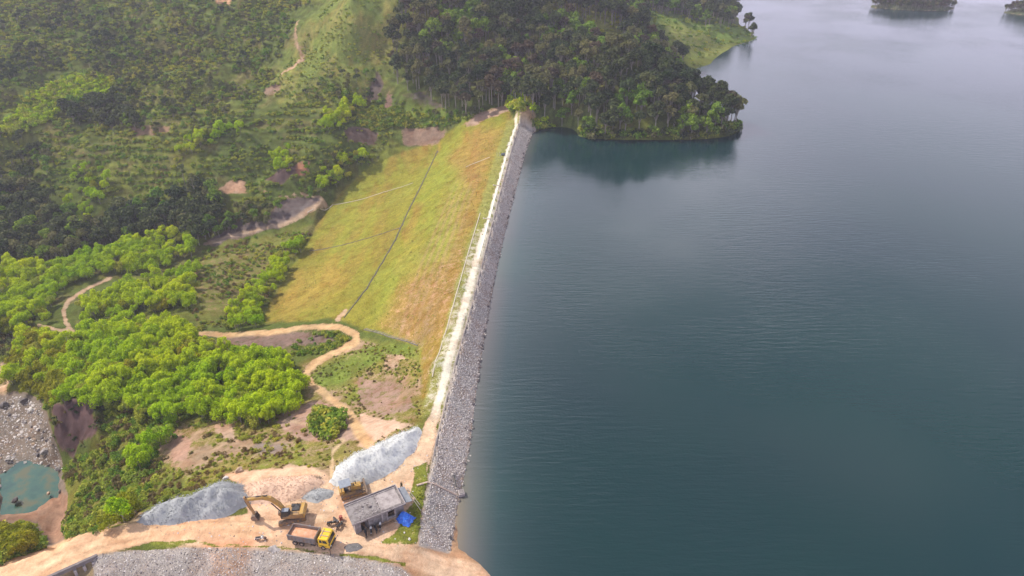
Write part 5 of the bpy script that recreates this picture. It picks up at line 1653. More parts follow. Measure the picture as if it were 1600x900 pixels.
for y in (-1.26, 1.26):
    for i in range(8):
        Shape().box((-3.8 + i * 0.7, y, 1.78), (0.1, 0.09, 1.22)).build('rib', MM['bed'], bed)
    Shape().box((-1.35, y * 0.99, 2.47), (5.14, 0.13, 0.1)).build('top_rail', MM['bed'], bed)
sh = Shape()
rl = np.random.default_rng(5)
bmv = [[sh.bm.verts.new((-3.84 + 4.96 * i / 12, -1.14 + 2.28 * j / 6, 1.72 + 0.5 * math.exp(-((i - 7) / 5.0) ** 2) * math.sin(math.pi * (j + 0.6) / 7.2) + 0.06 * rl.random())) for j in range(7)] for i in range(13)]
for i in range(12):
    for j in range(6):
        sh.bm.faces.new((bmv[i][j], bmv[i + 1][j], bmv[i + 1][j + 1], bmv[i][j + 1]))
tag(sh.build('soil_load', MM['load'], tk, True), 'heaped reddish soil in the truck bed')
cabt = Shape().prism([(1.75, 0.75), (3.75, 0.72), (3.85, 1.2), (3.8, 1.75), (3.55, 2.62), (3.4, 2.75), (1.85, 2.75), (1.75, 2.6)], -1.2, 1.2).build('cab', MM['cab'], tk)
Shape().prism([(2.0, 1.78), (2.45, 1.78), (2.45, 2.42), (2.0, 2.42)], -1.225, -1.19).prism([(2.6, 1.78), (3.42, 1.78), (3.24, 2.42), (2.6, 2.42)], -1.225, -1.19).build('side_window', m_glass, cabt)
Shape().prism([(2.0, 1.78), (2.45, 1.78), (2.45, 2.42), (2.0, 2.42)], 1.19, 1.225).prism([(2.6, 1.78), (3.42, 1.78), (3.24, 2.42), (2.6, 2.42)], 1.19, 1.225).build('side_window', m_glass, cabt)
ws2 = Shape().box((3.72, 0, 2.12), (0.05, 2.1, 0.80), (0, R(-16), 0)).build('windscreen', m_glass, cabt)
Shape().box((3.86, 0, 1.05), (0.12, 1.5, 0.4)).box((3.84, 0, 0.72), (0.2, 2.3, 0.26)).build('bumper', MM['black'], cabt)
for y in (-0.92, 0.92):
    Shape().cyl((3.85, y, 1.08), (3.94, y, 1.08), 0.13).build('headlight', MM['white'], cabt)
Shape().box((2.6, -0.45, 2.81), (1.5, 0.12, 0.08)).box((2.6, 0.45, 2.81), (1.5, 0.12, 0.08)).box((2.1, 0, 2.81), (0.12, 1.9, 0.07)).build('roof_rib', MM['rim'], cabt)
Shape().bar([(3.7, -1.2, 2.4), (3.95, -1.45, 2.35), (3.95, -1.45, 1.9)], 0.03).box((3.95, -1.47, 2.0), (0.08, 0.22, 0.45)).bar([(3.7, 1.2, 2.4), (3.95, 1.45, 2.35), (3.95, 1.45, 1.9)], 0.03).box((3.95, 1.47, 2.0), (0.08, 0.22, 0.45)).build('mirror', MM['black'], cabt)
Shape().box((2.55, -1.1, 1.12), (1.35, 0.25, 0.1)).box((2.55, 1.1, 1.12), (1.35, 0.25, 0.1)).build('mudguard', MM['black'], tk)

pb = on(549, 771)
bd = thing('bulldozer', pb, R(22), 'yellow bulldozer with grey canopy at the foot of the pale gravel heap', 'bulldozer')
for y in (-0.95, 0.95):
    track_unit(bd, y, 3.7, 0.56, 1.0)
Shape().box((0.0, 0, 0.75), (3.0, 1.3, 0.6), (0, 0, 0), 0.05).build('hull', MM['steel'], bd)
hood = Shape().prism([(0.0, 1.0), (1.75, 1.0), (1.8, 1.85), (0.0, 2.05)], -0.5, 0.5).build('engine_hood', MM['yellow'], bd)
Shape().cyl((1.0, 0.15, 1.9), (1.0, 0.15, 2.6), 0.07, seg=8).cyl((0.6, -0.15, 1.95), (0.6, -0.15, 2.3), 0.1, seg=8).build('exhaust', MM['black'], hood)
Shape().box((1.82, 0, 1.4), (0.06, 0.9, 0.75)).build('radiator_grille', MM['black'], hood)
Shape().box((-1.55, 0, 1.35), (0.9, 1.7, 0.85), (0, 0, 0), 0.05).build('fuel_tank', MM['yellow'], bd)
for y in (-0.95, 0.95):
    Shape().box((-0.4, y, 1.12), (2.4, 0.6, 0.08), (0, 0, 0), 0.02).build('fender', MM['ochre'], bd)
st = Shape().box((-0.75, 0, 1.35), (0.6, 0.7, 0.15)).box((-1.02, 0, 1.7), (0.12, 0.7, 0.7)).build('seat', MM['black'], bd)
cn = Shape().box((-0.85, 0, 2.85), (2.0, 1.9, 0.12), (0, R(-2), 0), 0.04).build('canopy_roof', MM['grey'], bd)
for x in (-1.6, -0.05):
    for y in (-0.8, 0.8):
        Shape().cyl((x, y, 1.2), (x, y, 2.82), 0.05, seg=8).build('post', MM['black'], cn)
bl = Shape().prism([(2.45, 0.1), (2.62, 0.12), (2.5, 0.5), (2.52, 0.85), (2.68, 1.15), (2.5, 1.15), (2.38, 0.85), (2.36, 0.5)], -1.75, 1.75).build('blade', MM['steel'], bd)
Shape().box((1.25, -1.32, 0.55), (2.5, 0.14, 0.22)).box((1.25, 1.32, 0.55), (2.5, 0.14, 0.22)).cyl((1.4, -0.5, 1.5), (2.4, -0.6, 0.8), 0.06, seg=8).cyl((1.4, 0.5, 1.5), (2.4, 0.6, 0.8), 0.06, seg=8).build('push_arm', MM['ochre'], bl)

# ---- concrete building
pb0 = on(556.5, 835)
TH = R(29)
L_, W_, H_ = 8.5, 4.1, 2.6
bg = thing('concrete_building', (pb0.x, pb0.y, pb0.z), TH, 'low grey concrete building with flat roof beside the blue tarp', 'building')
BR = math.radians
wl1 = Shape()
# front wall (y=0) with door, window and recessed bay; openings are real gaps
T_ = 0.18
segs = [(0.0, 1.0), (2.25, 4.6), (4.75, 5.6), (6.85, 8.5)]
for a, b_ in segs:
    wl1.box(((a + b_) / 2, T_ / 2, H_ / 2), (b_ - a, T_, H_))
wl1.box((1.625, T_ / 2, 2.38), (1.25, T_, 0.44)).box((6.225, T_ / 2, 0.45), (1.25, T_, 0.9)).box((6.225, T_ / 2, 2.38), (1.25, T_, 0.44)).box((4.675, T_ / 2 + 0.05, H_ / 2), (0.15, T_ - 0.06, H_))
wl1.build('front_wall', MM['concrete'], bg)
Shape().box((T_ / 2, W_ / 2, H_ / 2), (T_, W_ - 2 * T_, H_)).build('end_wall', MM['concrete_pale'], bg)  # sunlit end: its brightness is painted in with the paler concrete
Shape().box((L_ - T_ / 2, W_ / 2, H_ / 2), (T_, W_ - 2 * T_, H_)).build('end_wall', MM['concrete'], bg)
Shape().box((L_ / 2, W_ - T_ / 2, H_ / 2), (L_, T_, H_)).build('back_wall', MM['concrete'], bg)
Shape().box((L_ * 0.55, W_ / 2, H_ / 2 - 0.02), (T_, W_ - 2 * T_ - 0.02, H_ - 0.04)).build('inner_wall', MM['concrete_dark'], bg)
Shape().box((L_ / 2, W_ / 2, 0.04), (L_ - 0.4, W_ - 0.4, 0.08)).build('floor_slab', MM['concrete_dark'], bg)
wf_ = Shape().box((6.225, 0.06, 1.5), (1.3, 0.06, 0.06)).box((5.63, 0.06, 1.53), (0.06, 0.07, 1.2)).box((6.82, 0.06, 1.53), (0.06, 0.07, 1.2)).build('window', MM['wood'], bg)
Shape().box((6.225, -0.05, 0.88), (1.45, 0.2, 0.07)).build('sill', MM['concrete_pale'], wf_)
dr = Shape().box((2.0, 0.35, 1.02), (0.05, 0.75, 2.0), (0, 0, R(20))).build('door', MM['concrete_dark'], bg)
Shape().box((1.97, 0.1, 1.05), (0.06, 0.05, 0.12)).build('handle', MM['black'], dr)
for x in (4.65, 5.52, 6.93):
    Shape().box((x, -0.09, H_ / 2 - 0.02), (0.2, 0.18, H_ - 0.05)).build('pilaster', MM['concrete_pale'], bg)
rf = Shape().box((L_ / 2, W_ / 2, H_ + 0.09), (L_ + 0.8, W_ + 0.8, 0.16), (0, 0, 0), 0.02).build('roof_slab', MM['concrete'], bg)
par = [((L_ / 2, -0.32, H_ + 0.27), (L_ + 0.74, 0.14, 0.2)), ((L_ / 2, 0.0, H_ + 0.24), (L_ + 0.2, 0.10, 0.14)), ((L_ / 2, W_ + 0.32, H_ + 0.27), (L_ + 0.74, 0.14, 0.2)),
       ((L_ / 2, W_ - 0.12, H_ + 0.25), (L_ + 0.2, 0.14, 0.16)), ((L_ + 0.3, W_ / 2, H_ + 0.27), (0.14, W_ + 0.5, 0.2)), ((L_ - 0.2, W_ / 2, H_ + 0.24), (0.12, W_ - 0.5, 0.14))]
for c, s in par:
    Shape().box(c, s, (0, 0, 0), 0.02).build('roof_kerb', MM['concrete_pale'], rf)
Shape().box((L_ * 0.57, W_ / 2, H_ + 0.26), (0.16, W_ - 0.4, 0.18)).build('roof_beam', MM['concrete_pale'], rf)
Shape().box((L_ * 0.57 + 1.75, W_ / 2, H_ + 0.195), (3.3, W_ - 0.42, 0.05)).build('roof_panel', MM['concrete_pale'], rf)
Shape().box((L_ * 0.29, W_ / 2, H_ + 0.195), (4.5, W_ - 0.42, 0.05)).build('roof_panel', MM['concrete'], rf)
rnd = random.Random(8)
deb = Shape()
for i in range(46):
    deb.box((0.7 + rnd.random() * 4.2, 0.4 + rnd.random() ** 1.5 * 2.9, H_ + 0.27), (0.08 + 0.28 * rnd.random(), 0.06 + 0.2 * rnd.random(), 0.1), (rnd.random() * 0.4, rnd.random() * 0.4, rnd.random() * 3))
tag(deb.build('roof_debris', MM['concrete_pale'], rf), kind='stuff')
Shape().cyl((3.3, 2.0, H_ + 0.2), (3.3, 2.0, H_ + 0.5), 0.22, seg=10).cyl((2.2, 2.6, H_ + 0.2), (2.2, 2.6, H_ + 0.45), 0.16, seg=10).build('roof_stub', MM['concrete_dark'], rf)
ln = Shape().box((L_ + 0.95, 2.2, 2.2), (1.6, 3.7, 0.05), (0, R(10), 0)).build('lean_to_roof', MM['sheet'], bg)
for x, y in ((L_ + 1.6, 0.5), (L_ + 1.6, 2.2), (L_ + 1.6, 3.9)):
    Shape().cyl((x, y, 0), (x, y, 2.03), 0.05, seg=8).build('post', MM['wood'], ln)
Shape().box((L_ + 0.9, 3.95, 1.0), (1.4, 0.06, 1.95)).build('lean_to_wall', MM['sheet'], bg)

pp = bg.matrix_basis


def bw(x, y, z=0.0):
    c, s = math.cos(TH), math.sin(TH)
    return Vector((pb0.x + x * c - y * s, pb0.y + x * s + y * c, pb0.z + z))


for i, (xa, ya, xb, yb, lab) in enumerate([(10.3, 2.2, 11.3, -0.6, 'long pale timber pole leaning on the lean-to, nearest the blue tarp'), (10.5, 3.4, 11.6, 0.6, 'long pale timber pole leaning on the lean-to, farther from the tarp')]):
    a, b_ = bw(xa, ya, 2.2), bw(xb, yb, 0.05)
    o = Shape().cyl((0, 0, 0), b_ - a, 0.06, seg=6).build('timber_pole', MM['pole'])
    o.location = a
    tag(o, lab, 'pole')
bench = thing('timber_bench', bw(5.0, -0.75), TH, 'brown timber bench in front of the concrete building', 'bench')
Shape().box((0, 0, 0.45), (3.0, 0.4, 0.07)).build('seat', MM['wood'], bench)
for x in (-1.3, 1.3):
    Shape().box((x, 0, 0.21), (0.08, 0.34, 0.42)).build('leg', MM['wood'], bench)

# ---- blue tarpaulin over stores
tp = on(633, 812)
sh = Shape()
nU, nV = 26, 22
grid = []
for i in range(nU + 1):
    row = []
    for j in range(nV + 1):
        x, y = (i / nU - 0.5) * 2, (j / nV - 0.5) * 2
        r = max(abs(x), abs(y)) ** 1.0
        rr = (x * x * x * x + y * y * y * y) ** 0.25
        h = 1.45 * (1 - max(0, rr - 0.55) / 0.45) if rr > 0.55 else 1.45
        h = max(0.02, min(1.45, h))
        h *= 0.78 + 0.22 * math.cos(3.0 * x + 1) * math.cos(2.2 * y)
        wv_ = 0.10 * math.sin(9 * math.atan2(y, x)) * min(1, rr * 1.3)
        h += 0.10 * float(vnoise(np.array([x * 4.0 + 9]), np.array([y * 4.0]), 3)[0])
        row.append(sh.bm.verts.new((x * (1.45 + wv_), y * (1.2 + wv_), max(0.02, h))))
    grid.append(row)
for i in range(nU):
    for j in range(nV):
        sh.bm.faces.new((grid[i][j], grid[i + 1][j], grid[i + 1][j + 1], grid[i][j + 1]))
o = sh.build('tarpaulin_heap', m_tarp, None, True)
o.location = (tp.x, tp.y, tp.z - 0.05)
o.rotation_euler = (0, 0, R(-28))
o.scale = (0.95, 0.95, 0.95)
tag(o, 'bright blue tarpaulin draped over a heap at the building end', 'tarpaulin')


# ---- motorcycles
def motorcycle(loc, rz, paint, label, group='parked motorcycles'):
    m = thing('motorcycle', loc, rz, label, 'motorcycle', group)
    for x in (-0.6, 0.62):
        w = Shape().torus((0, 0, 0), 0.25, 0.05, seg=18, sub=6).build('wheel', MM['rubber'], m, True)
        w.location = (x, 0, 0.3)
        Shape().cyl((0, -0.04, 0), (0, 0.04, 0), 0.07, seg=8).cyl((0, -0.012, 0), (0, 0.012, 0), 0.2, seg=14).build('rim', MM['rim'], w)
    Shape().box((0.0, 0, 0.42), (0.42, 0.22, 0.28), (0, 0, 0), 0.04).cyl((-0.7, -0.16, 0.3), (0.0, -0.16, 0.28), 0.05, seg=8).bar([(-0.6, 0.08, 0.3), (-0.1, 0.08, 0.45)], 0.03).build('engine', MM['steel'], m)
    Shape().prism([(0.12, 0.42), (0.4, 0.38), (0.5, 0.75), (0.38, 0.98), (0.3, 0.95), (0.28, 0.62), (0.05, 0.55)], -0.17, 0.17).prism([(-0.72, 0.62), (-0.1, 0.5), (0.02, 0.62), (-0.3, 0.75), (-0.8, 0.78)], -0.12, 0.12).build('bodywork', paint, m)
    Shape().prism([(-0.75, 0.76), (-0.05, 0.72), (0.08, 0.8), (-0.3, 0.86), (-0.75, 0.88)], -0.13, 0.13).build('seat', MM['black'], m)
    Shape().bar([(0.62, -0.09, 0.3), (0.42, -0.09, 0.95)], 0.025).bar([(0.62, 0.09, 0.3), (0.42, 0.09, 0.95)], 0.025).build('fork', MM['steel'], m)
    hb = Shape().bar([(0.25, -0.36, 1.03), (0.4, -0.1, 1.0), (0.4, 0.1, 1.0), (0.25, 0.36, 1.03)], 0.022).build('handlebar', MM['black'], m)
    Shape().bar([(0.38, -0.2, 1.0), (0.36, -0.32, 1.2)], 0.012).bar([(0.38, 0.2, 1.0), (0.36, 0.32, 1.2)], 0.012).build('mirror', MM['black'], hb)
    Shape().cyl((0.5, 0, 0.88), (0.56, 0, 0.86), 0.09, seg=10).build('headlight', MM['white'], m)
    m.rotation_euler = (R(8), 0, rz)
    return m


MC = [((1.3, -0.95), 80, 'black', 'black motorcycle at the left corner of the building front'), ((2.2, -0.95), 74, 'white', 'white and dark motorcycle parked before the building doorway'),
      ((3.0, -1.0), 85, 'black', 'dark motorcycle third along the building front'), ((3.8, -0.95), 70, 'white', 'white motorcycle next to the timber bench')]
for (x, y), a, pk_, lab in MC:
    p = bw(x, y)
    motorcycle((p.x, p.y, float(ground_z(p.x, p.y))), TH + R(a), MM[pk_], lab)
for u, v, a, pk_, lab in [(519, 819, 20, 'black', 'black motorcycle farthest left of the building end wall'), (527, 816, -40, 'grey', 'grey motorcycle beside a red drum at the building end wall'),
                          (531, 823, 60, 'black', 'black motorcycle closest to the lit end wall of the building'), (408, 843, 15, 'white', 'lone white motorcycle on the road edge left of the truck')]:
    motorcycle(on(u, v), R(a), MM[pk_], lab)
pd = on(533, 812)
dm = thing('oil_drum', pd, 0.2, 'faded red drum behind the building left corner', 'drum')
dm_b = Shape().cyl((0, 0, 0), (0, 0, 0.88), 0.29, seg=16).build('drum_body', MM['red'], dm)
Shape().torus((0, 0, 0), 0.292, 0.018, seg=16, sub=5).build('hoop', MM['steel'], dm_b).matrix_basis = Matrix.Translation((0, 0, 0.5)) @ Matrix.Rotation(R(90), 4, 'X')

# ---- person walking by the crest road
pw = on(628, 764)
per = bpy.data.meshes.new('person')
J = [(0, 0, 0.95), (0, 0, 1.18), (0, 0.01, 1.40), (0, 0.01, 1.50), (0, 0.02, 1.60), (0, 0.03, 1.70),
     (0.19, 0, 1.42), (0.25, -0.06, 1.14), (0.24, 0.06, 0.90), (0.235, 0.10, 0.82),
     (-0.19, 0, 1.42), (-0.25, 0.05, 1.14), (-0.22, 0.20, 0.93), (-0.215, 0.25, 0.86),
     (0.10, 0, 0.90), (0.11, 0.16, 0.50), (0.11, 0.10, 0.08), (0.11, 0.24, 0.04),
     (-0.10, 0, 0.90), (-0.11, -0.06, 0.50), (-0.11, -0.26, 0.12), (-0.11, -0.14, 0.04)]
E_ = [(0, 1), (1, 2), (2, 3), (3, 4), (4, 5), (2, 6), (6, 7), (7, 8), (8, 9), (2, 10), (10, 11), (11, 12), (12, 13), (0, 14), (14, 15), (15, 16), (16, 17), (0, 18), (18, 19), (19, 20), (20, 21)]
RAD = [0.14, 0.13, 0.14, 0.055, 0.095, 0.085, 0.065, 0.05, 0.036, 0.034, 0.065, 0.05, 0.036, 0.034, 0.10, 0.07, 0.05, 0.04, 0.10, 0.07, 0.05, 0.04]
per.from_pydata(J, E_, [])
po = bpy.data.objects.new('person', per)
C.objects.link(po)
md = po.modifiers.new('skin', 'SKIN')
for i, r in enumerate(RAD):
    per.skin_vertices[0].data[i].radius = (r, r * 0.85)
per.skin_vertices[0].data[0].use_root = True
po.modifiers.new('sub', 'SUBSURF').levels = 1
po.modifiers['sub'].render_levels = 1
m_person, nt, b = new_mat('person_clothes')
tcp = N(nt, 'ShaderNodeTexCoord').outputs['Object']
sx = N(nt, 'ShaderNodeSeparateXYZ')
nt.links.new(tcp, sx.inputs[0])
nt.links.new(ramp(nt, N(nt, 'ShaderNodeMath', operation='MULTIPLY', i_1=0.5).outputs[0] if False else sx.outputs[2], [(0.0, (0.03, 0.03, 0.035)), (0.93, (0.03, 0.03, 0.035)), (0.95, (0.05, 0.06, 0.035)), (1.0, (0.05, 0.06, 0.035))]), b.inputs['Base Color'])
b.inputs['Roughness'].default_value = 0.9
per.materials.append(m_person)
po.location = pw
po.rotation_euler = (0, 0, R(150))
tag(po, 'person in dark clothes walking on dirt between building and crest road', 'person')
hd_ = Shape()
q = bmesh.ops.create_uvsphere(hd_.bm, u_segments=12, v_segments=8, radius=0.1)
bmesh.ops.transform(hd_.bm, matrix=Matrix.Translation((0, 0.035, 1.64)) @ Matrix.Diagonal((0.82, 0.95, 1.2, 1)), verts=q['verts'])
hd_.box((0, 0.14, 1.63), (0.03, 0.04, 0.05)).box((0.09, 0.03, 1.63), (0.02, 0.04, 0.06)).box((-0.09, 0.03, 1.63), (0.02, 0.04, 0.06))
face = hd_.build('face', MM['skin'], po, True)
hr_ = Shape()
q = bmesh.ops.create_uvsphere(hr_.bm, u_segments=12, v_segments=8, radius=0.108)
bmesh.ops.delete(hr_.bm, geom=[v for v in q['verts'] if v.co.z < -0.02 and v.co.y > -0.03], context='VERTS')
bmesh.ops.transform(hr_.bm, matrix=Matrix.Translation((0, 0.02, 1.665)) @ Matrix.Diagonal((0.85, 0.95, 1.1, 1)), verts=hr_.bm.verts[:])
hr_.build('hair', MM['black'], po, True)
for s in (1, -1):
    hd2 = Shape()
    c0 = Vector(J[9] if s > 0 else J[13])
    hd2.box(c0 + Vector((0, 0.01, -0.03)), (0.03, 0.07, 0.08), (0.2, 0, 0), 0.01)
    for f in range(4):
        ln_ = (0.06, 0.075, 0.08, 0.065)[f]
        a = c0 + Vector((0, -0.02 + f * 0.02, -0.07))
        hd2.bar([a, a + Vector((-s * 0.008, 0.004, -ln_ * 0.55)), a + Vector((-s * 0.03, 0.01, -ln_))], 0.009)
    hd2.bar([c0 + Vector((0, 0.04, -0.02)), c0 + Vector((-s * 0.015, 0.07, -0.06))], 0.010)
    hd2.build('hand', MM['skin'], po)


# ------------------------------------------------------------------ ribbons laid on the ground
def ribbon(name, pts, width, height, mat, label=None, cat=None, step=1.0, parent=None, lift=0.0, hollow=False):
    """kerb, channel wall or pipe bed following the ground; pts in metres (x, y)"""
    P2 = resample([Vector((p[0], p[1], 0)) for p in pts], step)
    sh_ = Shape()
    prev = None
    for i, p in enumerate(P2):
        d = (P2[min(i + 1, len(P2) - 1)] - P2[max(i - 1, 0)]).normalized()
        nrm = Vector((-d.y, d.x, 0))
        z = float(ground_z(p.x, p.y)) + lift
        hw = width / 2
        if hollow:
            w_ = min(0.14, hw * 0.4)
            prof = [(-hw, -0.25), (-hw, height), (-hw + w_, height), (-hw + w_, -0.1), (hw - w_, -0.1), (hw - w_, height), (hw, height), (hw, -0.25)]
        else:
            prof = [(-hw, -0.25), (-hw, height), (hw, height), (hw, -0.25)]
        ring = [sh_.bm.verts.new((p.x + nrm.x * o_, p.y + nrm.y * o_, z + h_)) for o_, h_ in prof]
        if prev:
            for a in range(len(ring)):
                b_ = (a + 1) % len(ring)
                sh_.bm.faces.new((prev[a], prev[b_], ring[b_], ring[a]))
        prev = ring
    o_ = sh_.build(name, mat, parent)
    if not parent:
        o_.data.transform(Matrix.Translation((-P2[0].x, -P2[0].y, 0)))
        o_.location = (P2[0].x, P2[0].y, 0)
        tag(o_, label, cat)
    return o_


def px(pts):
    return [(p.x, p.y) for p in (on(u, v) for u, v in pts)]


ribbon('drainage_channel', [(p.x, p.y) for p in berm_w], 1.15, 0.08, MM['concrete_dark'], 'long dark drainage channel running down the middle of the grass dam slope', 'drain', 2.0, hollow=True)
ribbon('drainage_channel', px([(625, 356), (600, 364), (560, 376), (520, 386), (484, 392)]), 0.5, 0.08, MM['concrete_dark'], 'dark side drain crossing the lower half of the grass slope', 'drain', 2.0, hollow=True)
ribbon('drainage_kerb', px([(645, 286), (600, 300), (563, 312), (520, 320), (500, 326), (480, 332)]), 0.32, 0.12, MM['pole'], 'thin pale drain line crossing the upper part of the lower grass slope', 'drain', 2.0)
ribbon('drainage_kerb', px([(765, 246), (750, 252), (728, 261)]), 0.3, 0.12, MM['pole'], 'short pale drain line high on the upper grass slope', 'drain', 2.0)
ribbon('drainage_channel', px([(570, 514), (600, 522), (630, 531), (654, 539)]), 0.7, 0.16, MM['concrete'], 'grey concrete drain from the channel end to the crest slope foot', 'drain', 1.5, hollow=True)
ribbon('crest_kerb', [(p.x - 0.15, p.y) for p in resample(crest_w, 4) if p.y > 92], 0.25, 0.28, MM['concrete_dark'], 'dark kerb wall between crest road and pitched stone slope', 'kerb', 2.0)
ribbon('path_kerb', [(p.x - 5.0, p.y) for p in resample(crest_w, 4) if 118 < p.y < 205], 0.2, 0.15, MM['pole'], 'thin pale kerb along the grass edge of the crest road', 'kerb', 2.0)
ribbon('crest_path', [(p.x - 1.75, p.y) for p in resample(crest_w, 4) if 172 < p.y < 298], 0.7, 0.06, simple('pale_concrete_path', (0.80, 0.74, 0.60), 0.9, var=0.05, scale=0.7), 'narrow pale concrete path along the far dam crest', 'path', 2.0)
pipe_pts = px([(651, 759), (668, 754), (690, 762), (716, 775)])
ribbon('concrete_strip', pipe_pts, 0.3, 0.2, simple('pinkish_concrete', (0.55, 0.42, 0.34), 0.9), 'pinkish concrete strip crossing the pitched slope down to the water', 'strip', 1.0)
pz = on(721, 774)
gbx = thing('gauge_block', (pz.x, pz.y, max(pz.z, 0.1)), 0.3, 'small square concrete block at the waterline end of the pink strip', 'concrete block')
Shape().box((0, 0, 0.3), (1.1, 1.3, 0.7), (0, 0, 0), 0.05).build('block', MM['concrete_pale'], gbx)
Shape().box((0, 0, 0.7), (0.7, 0.9, 0.12)).build('cap', MM['concrete'], gbx)
a, b_ = on(709, 741), on(713, 763)
o = Shape().cyl((0, 0, 0), b_ - a, 0.12, seg=8).build('black_pipe', MM['black'])
o.location = a + Vector((0, 0, 0.35))
tag(o, 'short black pipe lying down the pitched stone slope', 'pipe')
# side steps off the crest path
for i, (u, v, lab) in enumerate([(776, 290, 'pale concrete landing beside the crest path above the middle of the dam'), (761, 342, 'pale concrete landing beside the crest path, second of two'), (797, 228, 'pale concrete landing at the far end of the crest path')]):
    p = on(u, v)
    o = Shape().box((0, 0, 0.1), (2.6, 0.35, 0.2)).box((-1.1, 0, 0.16), (0.4, 0.6, 0.3)).build('landing', MM['pole'])
    o.location = p
    tag(o, lab, 'landing')
p = on(786, 243)
mk = thing('survey_marker', p, 0.3, 'small grey tilted hatch with posts near the far crest path', 'marker')
Shape().box((0, 0, 0.5), (1.6, 0.15, 1.3), (R(25), 0, 0)).build('panel', MM['grey'], mk)
for x in (-1.4, -2.4):
    Shape().cyl((x, 0, 0), (x, 0, 1.6), 0.06, seg=6).build('post', MM['pole'], mk)

# ---- leaning barrier pole by the truck
p = on(517, 868)
bp_ = thing('road_barrier', p, 0, 'thin dark pole with raised arm at the road edge by the truck', 'barrier')
Shape().cyl((0, 0, 0), (0, 0, 1.5), 0.05, seg=8).build('post', MM['black'], bp_)
Shape().cyl((0, 0, 1.3), (1.1, 1.6, 2.9), 0.035, seg=6).build('arm', MM['black'], bp_)

# ---- spillway bridge at the lower left
bA, bB = at(52, 911, 4.0), at(146, 869, 4.0)
dv_ = (bB - bA)
ang = math.atan2(dv_.y, dv_.x)
br = thing('spillway_bridge', (bA.x, bA.y, 4.0), ang, 'concrete spillway bridge edge carrying the orange dirt road, lower left', 'bridge')
Lb = dv_.length
Shape().box((Lb / 2, -0.2, -0.15), (Lb + 1.0, 0.5, 0.7), (0, 0, 0), 0.03).build('edge_beam', MM['concrete_dark'], br)
Shape().box((Lb / 2, 2.2, -0.65), (Lb, 4.0, 0.3)).build('deck_slab', MM['concrete'], br)
for x in (Lb - 0.3, Lb - 1.6, Lb - 2.9, Lb - 8.0):
    Shape().prism([(x - 0.2, -9), (x + 0.2, -9), (x + 0.2, -0.45), (x - 0.2, -0.45)], -1.0, 3.6).build('pier', MM['concrete_pale'], br)
Shape().box((Lb / 2 - 2, 4.0, -5.2), (Lb + 2, 0.3, 9.0)).build('gate_wall', MM['concrete_dark'], br)

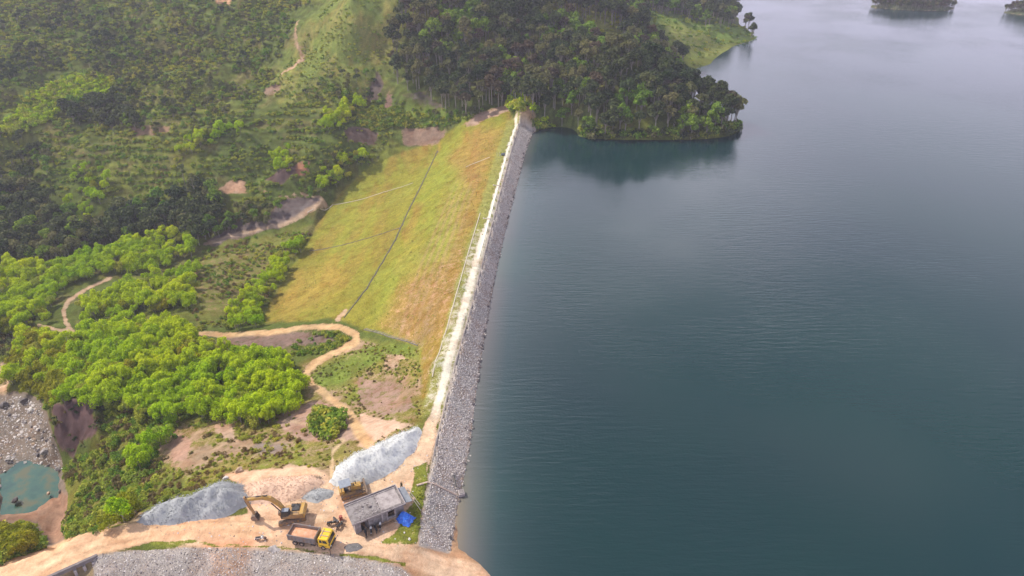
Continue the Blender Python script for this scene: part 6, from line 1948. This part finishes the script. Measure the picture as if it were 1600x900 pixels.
# ------------------------------------------------------------------ islands
m_isl = m_ground
for k, (u, v, rx_, ry_, hh, lab) in enumerate([(1428, 12, 33, 15, 5.0, 'low wooded island in the upper right of the lake'), (1612, 20, 20, 14, 5.0, 'wooded islet cut by the right edge of the lake view')]):
    c = at(u, v, 0)
    X, Y = np.meshgrid(np.linspace(-1.4, 1.4, 60), np.linspace(-1.4, 1.4, 36))
    xs_, ys_ = X * rx_, Y * ry_
    rr = np.sqrt(X ** 2 + (Y + (0.25 * X if k == 0 else 0)) ** 2) + (fbm(xs_ + 50 * k, ys_, 9, 3, 44) - 0.5) * 0.5
    zz = hh * (1 - rr ** 1.6) * (1.15 - 0.45 * X * (1 if k == 0 else 0))
    zz = np.maximum(zz, -2.0)
    ii = np.arange(X.size).reshape(X.shape)
    q = np.stack([ii[:-1, :-1], ii[:-1, 1:], ii[1:, 1:], ii[1:, :-1]], -1).reshape(-1, 4)
    n_ = X.size
    o = build_np_mesh('island', np.stack([xs_.ravel(), ys_.ravel(), zz.ravel()], -1), q, m_isl,
                      {'cover': ('FLOAT_COLOR', np.repeat([[0.10, 0.12, 0.06]], n_, 0)), 'soil': ('FLOAT_COLOR', np.repeat([[0.30, 0.22, 0.15]], n_, 0)), 'bare': ('FLOAT', np.where(zz.ravel() < 0.25, 0.6, 0.1))})
    o.location = (c.x, c.y, 0)
    tag(o, kind='structure')
    mk_ = zz.ravel() > 0.05
    sel_ = np.nonzero(mk_)[0]
    rg = np.random.default_rng(k + 9)
    sel_ = rg.permutation(sel_)[:420 if k == 0 else 200]
    P3 = np.stack([xs_.ravel()[sel_] + c.x, ys_.ravel()[sel_] + c.y, zz.ravel()[sel_]], -1)
    gn_stuff('island_wood', P3, [FOREST[0][1][0][2], FOREST[1][1][0][2], FOREST[2][1][0][2]], rscale(len(P3), 0.3, 0.55, 30 + k), 'grey green trees covering the %s' % ('low lake island' if k == 0 else 'islet at the right edge'), 'trees')

# ---- bare pale trunks rising over the ravine
for i, (u, v, h_, lab) in enumerate([(136, 378, 11, 'bare leaning pale trunk over the left part of the ravine'), (163, 376, 10, 'bare pale trunk just right of the leaning one in the ravine'),
                                     (310, 318, 13, 'tall thin tree with pale trunk at the right of the ravine'), (292, 300, 12, 'tall thin tree left of the tallest ravine trunk')]):
    p = on(u, v, -28)
    t = thing('tall_bare_tree', (p.x, p.y, p.z - 0.3), i * 1.7, lab, 'tree')
    lean = (-1.8 if i < 2 else 0.4)
    tv, tf = merge([limb([(0, 0, 0), (lean * 0.4, 0.1, h_ * 0.5), (lean, 0.2, h_)], [0.22, 0.16, 0.08]), limb([(lean * 0.5, 0.1, h_ * 0.6), (lean * 0.5 + 1.4, 0.5, h_ * 0.8)], [0.08, 0.03], 5),
                    limb([(lean * 0.7, 0.1, h_ * 0.75), (lean * 0.7 - 1.2, -0.4, h_ * 0.92)], [0.07, 0.03], 5)])
    o = bpy.data.objects.new('trunk', mesh_only('trunk', [(tv, tf, m_bark)]))
    C.objects.link(o)
    o.parent = t
    rg = np.random.default_rng(900 + i)
    cv, cf = leaf_quads(rg, [(lean, 0.2, h_, 1.5, 1.5, 0.9), (lean * 0.5 + 1.4, 0.5, h_ * 0.82, 1.1, 1.1, 0.7), (lean * 0.7 - 1.2, -0.4, h_ * 0.93, 1.1, 1.1, 0.7)], 260 if i > 1 else 110, 0.28)
    o = bpy.data.objects.new('crown', mesh_only('crown', [(cv, cf, LM['olive'])]))
    C.objects.link(o)
    o.parent = t
